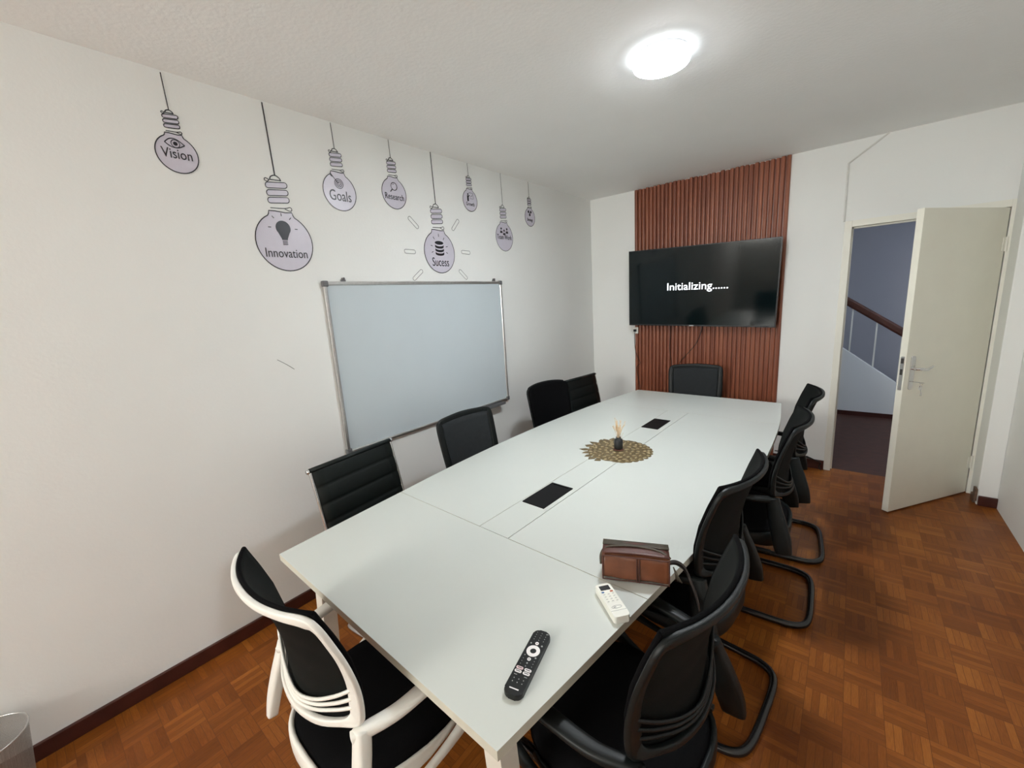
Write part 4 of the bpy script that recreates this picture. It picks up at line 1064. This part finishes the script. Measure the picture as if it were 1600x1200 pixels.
f1 = bm.faces.new(rings[0][::-1]); f2 = bm.faces.new(rings[-1]); f1.material_index = 1; f2.material_index = 1
pb = obj('pouch_body', bm, None, bg, smooth=True, mats=[M['brown'], M['brown2']])
# top gusset panels and zip
bm = bmesh.new()
def arch(y): return 0.0955 - 0.02 * ((y - BD / 2) / (BD / 2)) ** 2
grid_shell(bm, lambda u, v: (0.002 + u * (L_ - 0.004), 0.010 + v * (BD - 0.020), BH * 0.92 + 0.0055 + 0.004 * math.sin(PI * u) - 0.0015 * abs(2 * v - 1)), 12, 8, 0.003, (0, 0, 1))
tp = obj('top_gusset', bm, M['brown2'], bg, smooth=True)
bm = bmesh.new(); grid_shell(bm, lambda u, v: (u * (L_ + 0.0), BD * 0.60 + v * (BD * 0.40), BH * 0.92 + 0.010 - 0.004 * v), 8, 4, 0.003, (0, 0, 1)); obj('rear_flap', bm, M['brown3'], bg, smooth=True)
bm = bmesh.new(); sweep(bm, [(-0.004, 0.02, 0.045), (-0.003, 0.030, 0.080), (0.02, 0.040, 0.1015), (0.10, 0.048, 0.1065), (0.17, 0.044, 0.1035), (L_ - 0.012, 0.030, 0.098), (L_ + 0.002, 0.022, 0.088)], (0.0025, 0.005), ref=(0, 0, 1), sub=6, nseg=8); obj('zip', bm, M['brown3'], bg, smooth=True)
bm = bmesh.new()
for x in (0.003, L_ * 0.54 - 0.004, L_ * 0.54 + 0.004, L_ - 0.003):
    sweep(bm, [(x, -0.0015, 0.004), (x, -0.003, 0.03), (x, -0.001, 0.065), (x, 0.004, 0.086)], (0.0018, 0.0022), ref=(0, 1, 0), sub=4, nseg=8)
for z, y in ((0.0885, 0.005), (0.004, 0.000)): sweep(bm, [(0.003, y, z), (L_ / 2, y - 0.001, z + 0.002), (L_ - 0.003, y, z)], (0.0018, 0.002), ref=(0, 1, 0), sub=6, nseg=8)
obj('piping', bm, M['brown2'], bg, smooth=True)
# wrist strap over the table edge (placed from world points)
def w2l(o, p):
    c, s = math.cos(o.rotation_euler.z), math.sin(o.rotation_euler.z); d = Vector(p) - o.location
    return (c * d.x + s * d.y, -s * d.x + c * d.y, d.z)
sp_w = [(2.012, 1.262, 0.808), (2.030, 1.292, 0.800), (2.052, 1.312, 0.775), (2.078, 1.300, 0.735), (2.100, 1.292, 0.69), (2.108, 1.286, 0.655), (2.105, 1.290, 0.662), (2.086, 1.299, 0.712), (2.056, 1.311, 0.762), (2.030, 1.292, 0.793), (2.010, 1.262, 0.802)]
bm = bmesh.new(); sweep(bm, [w2l(bg, p) for p in sp_w], (0.0065, 0.0018), ref=(0.3, 1, 0), sub=5, nseg=8, power=3); obj('wrist_strap', bm, M['brown4'], bg, smooth=True)
bm = bmesh.new()
for k in range(4): sweep(bm, [w2l(bg, (2.036, 1.242, 0.812)), w2l(bg, (2.044 + 0.004 * k, 1.240 - 0.003 * k, 0.79)), w2l(bg, (2.046 + 0.007 * k, 1.238 - 0.002 * k, 0.772))], (0.0022, 0.0016), ref=(1, 0, 0), sub=4, nseg=6)
obj('zip_tassel', bm, M['brown3'], bg, smooth=True)

# ------------------------------------------------------------------ wire waste bin
wbk = thing('waste_bin', (0.142, -0.315, 0), 0, 'silver wire mesh waste bin on the floor against the left wall', 'waste bin')
bm = bmesh.new(); uvl = bm.loops.layers.uv.new('UVMap'); seg = 48; R0, R1, HB = 0.088, 0.114, 0.28
for k in range(seg):
    a, b = 2 * PI * k / seg, 2 * PI * (k + 1) / seg
    vsq = [bm.verts.new((R0 * math.cos(a), R0 * math.sin(a), 0.01)), bm.verts.new((R0 * math.cos(b), R0 * math.sin(b), 0.01)), bm.verts.new((R1 * math.cos(b), R1 * math.sin(b), HB)), bm.verts.new((R1 * math.cos(a), R1 * math.sin(a), HB))]
    f_ = bm.faces.new(vsq)
    for lp_, (u, v) in zip(f_.loops, ((k / seg, 0), ((k + 1) / seg, 0), ((k + 1) / seg, 1), (k / seg, 1))): lp_[uvl].uv = (u, v)
bmesh.ops.remove_doubles(bm, verts=bm.verts, dist=1e-5)
obj('mesh_wall', bm, M['wire'], wbk, smooth=True)
bm = bmesh.new(); sweep(bm, [(R1 * math.cos(2 * PI * k / 48), R1 * math.sin(2 * PI * k / 48), HB) for k in range(48)], (0.003, 0.003), ref=(0, 0, 1), closed=True, sub=1, nseg=8); obj('rim', bm, M['alu'], wbk, smooth=True)
bm = bmesh.new(); lathe(bm, [(R0 + 0.002, 0.0), (R0 + 0.003, 0.014), (R0 - 0.004, 0.014), (R0 - 0.01, 0.004)], 48); obj('base', bm, M['greypl'], wbk)
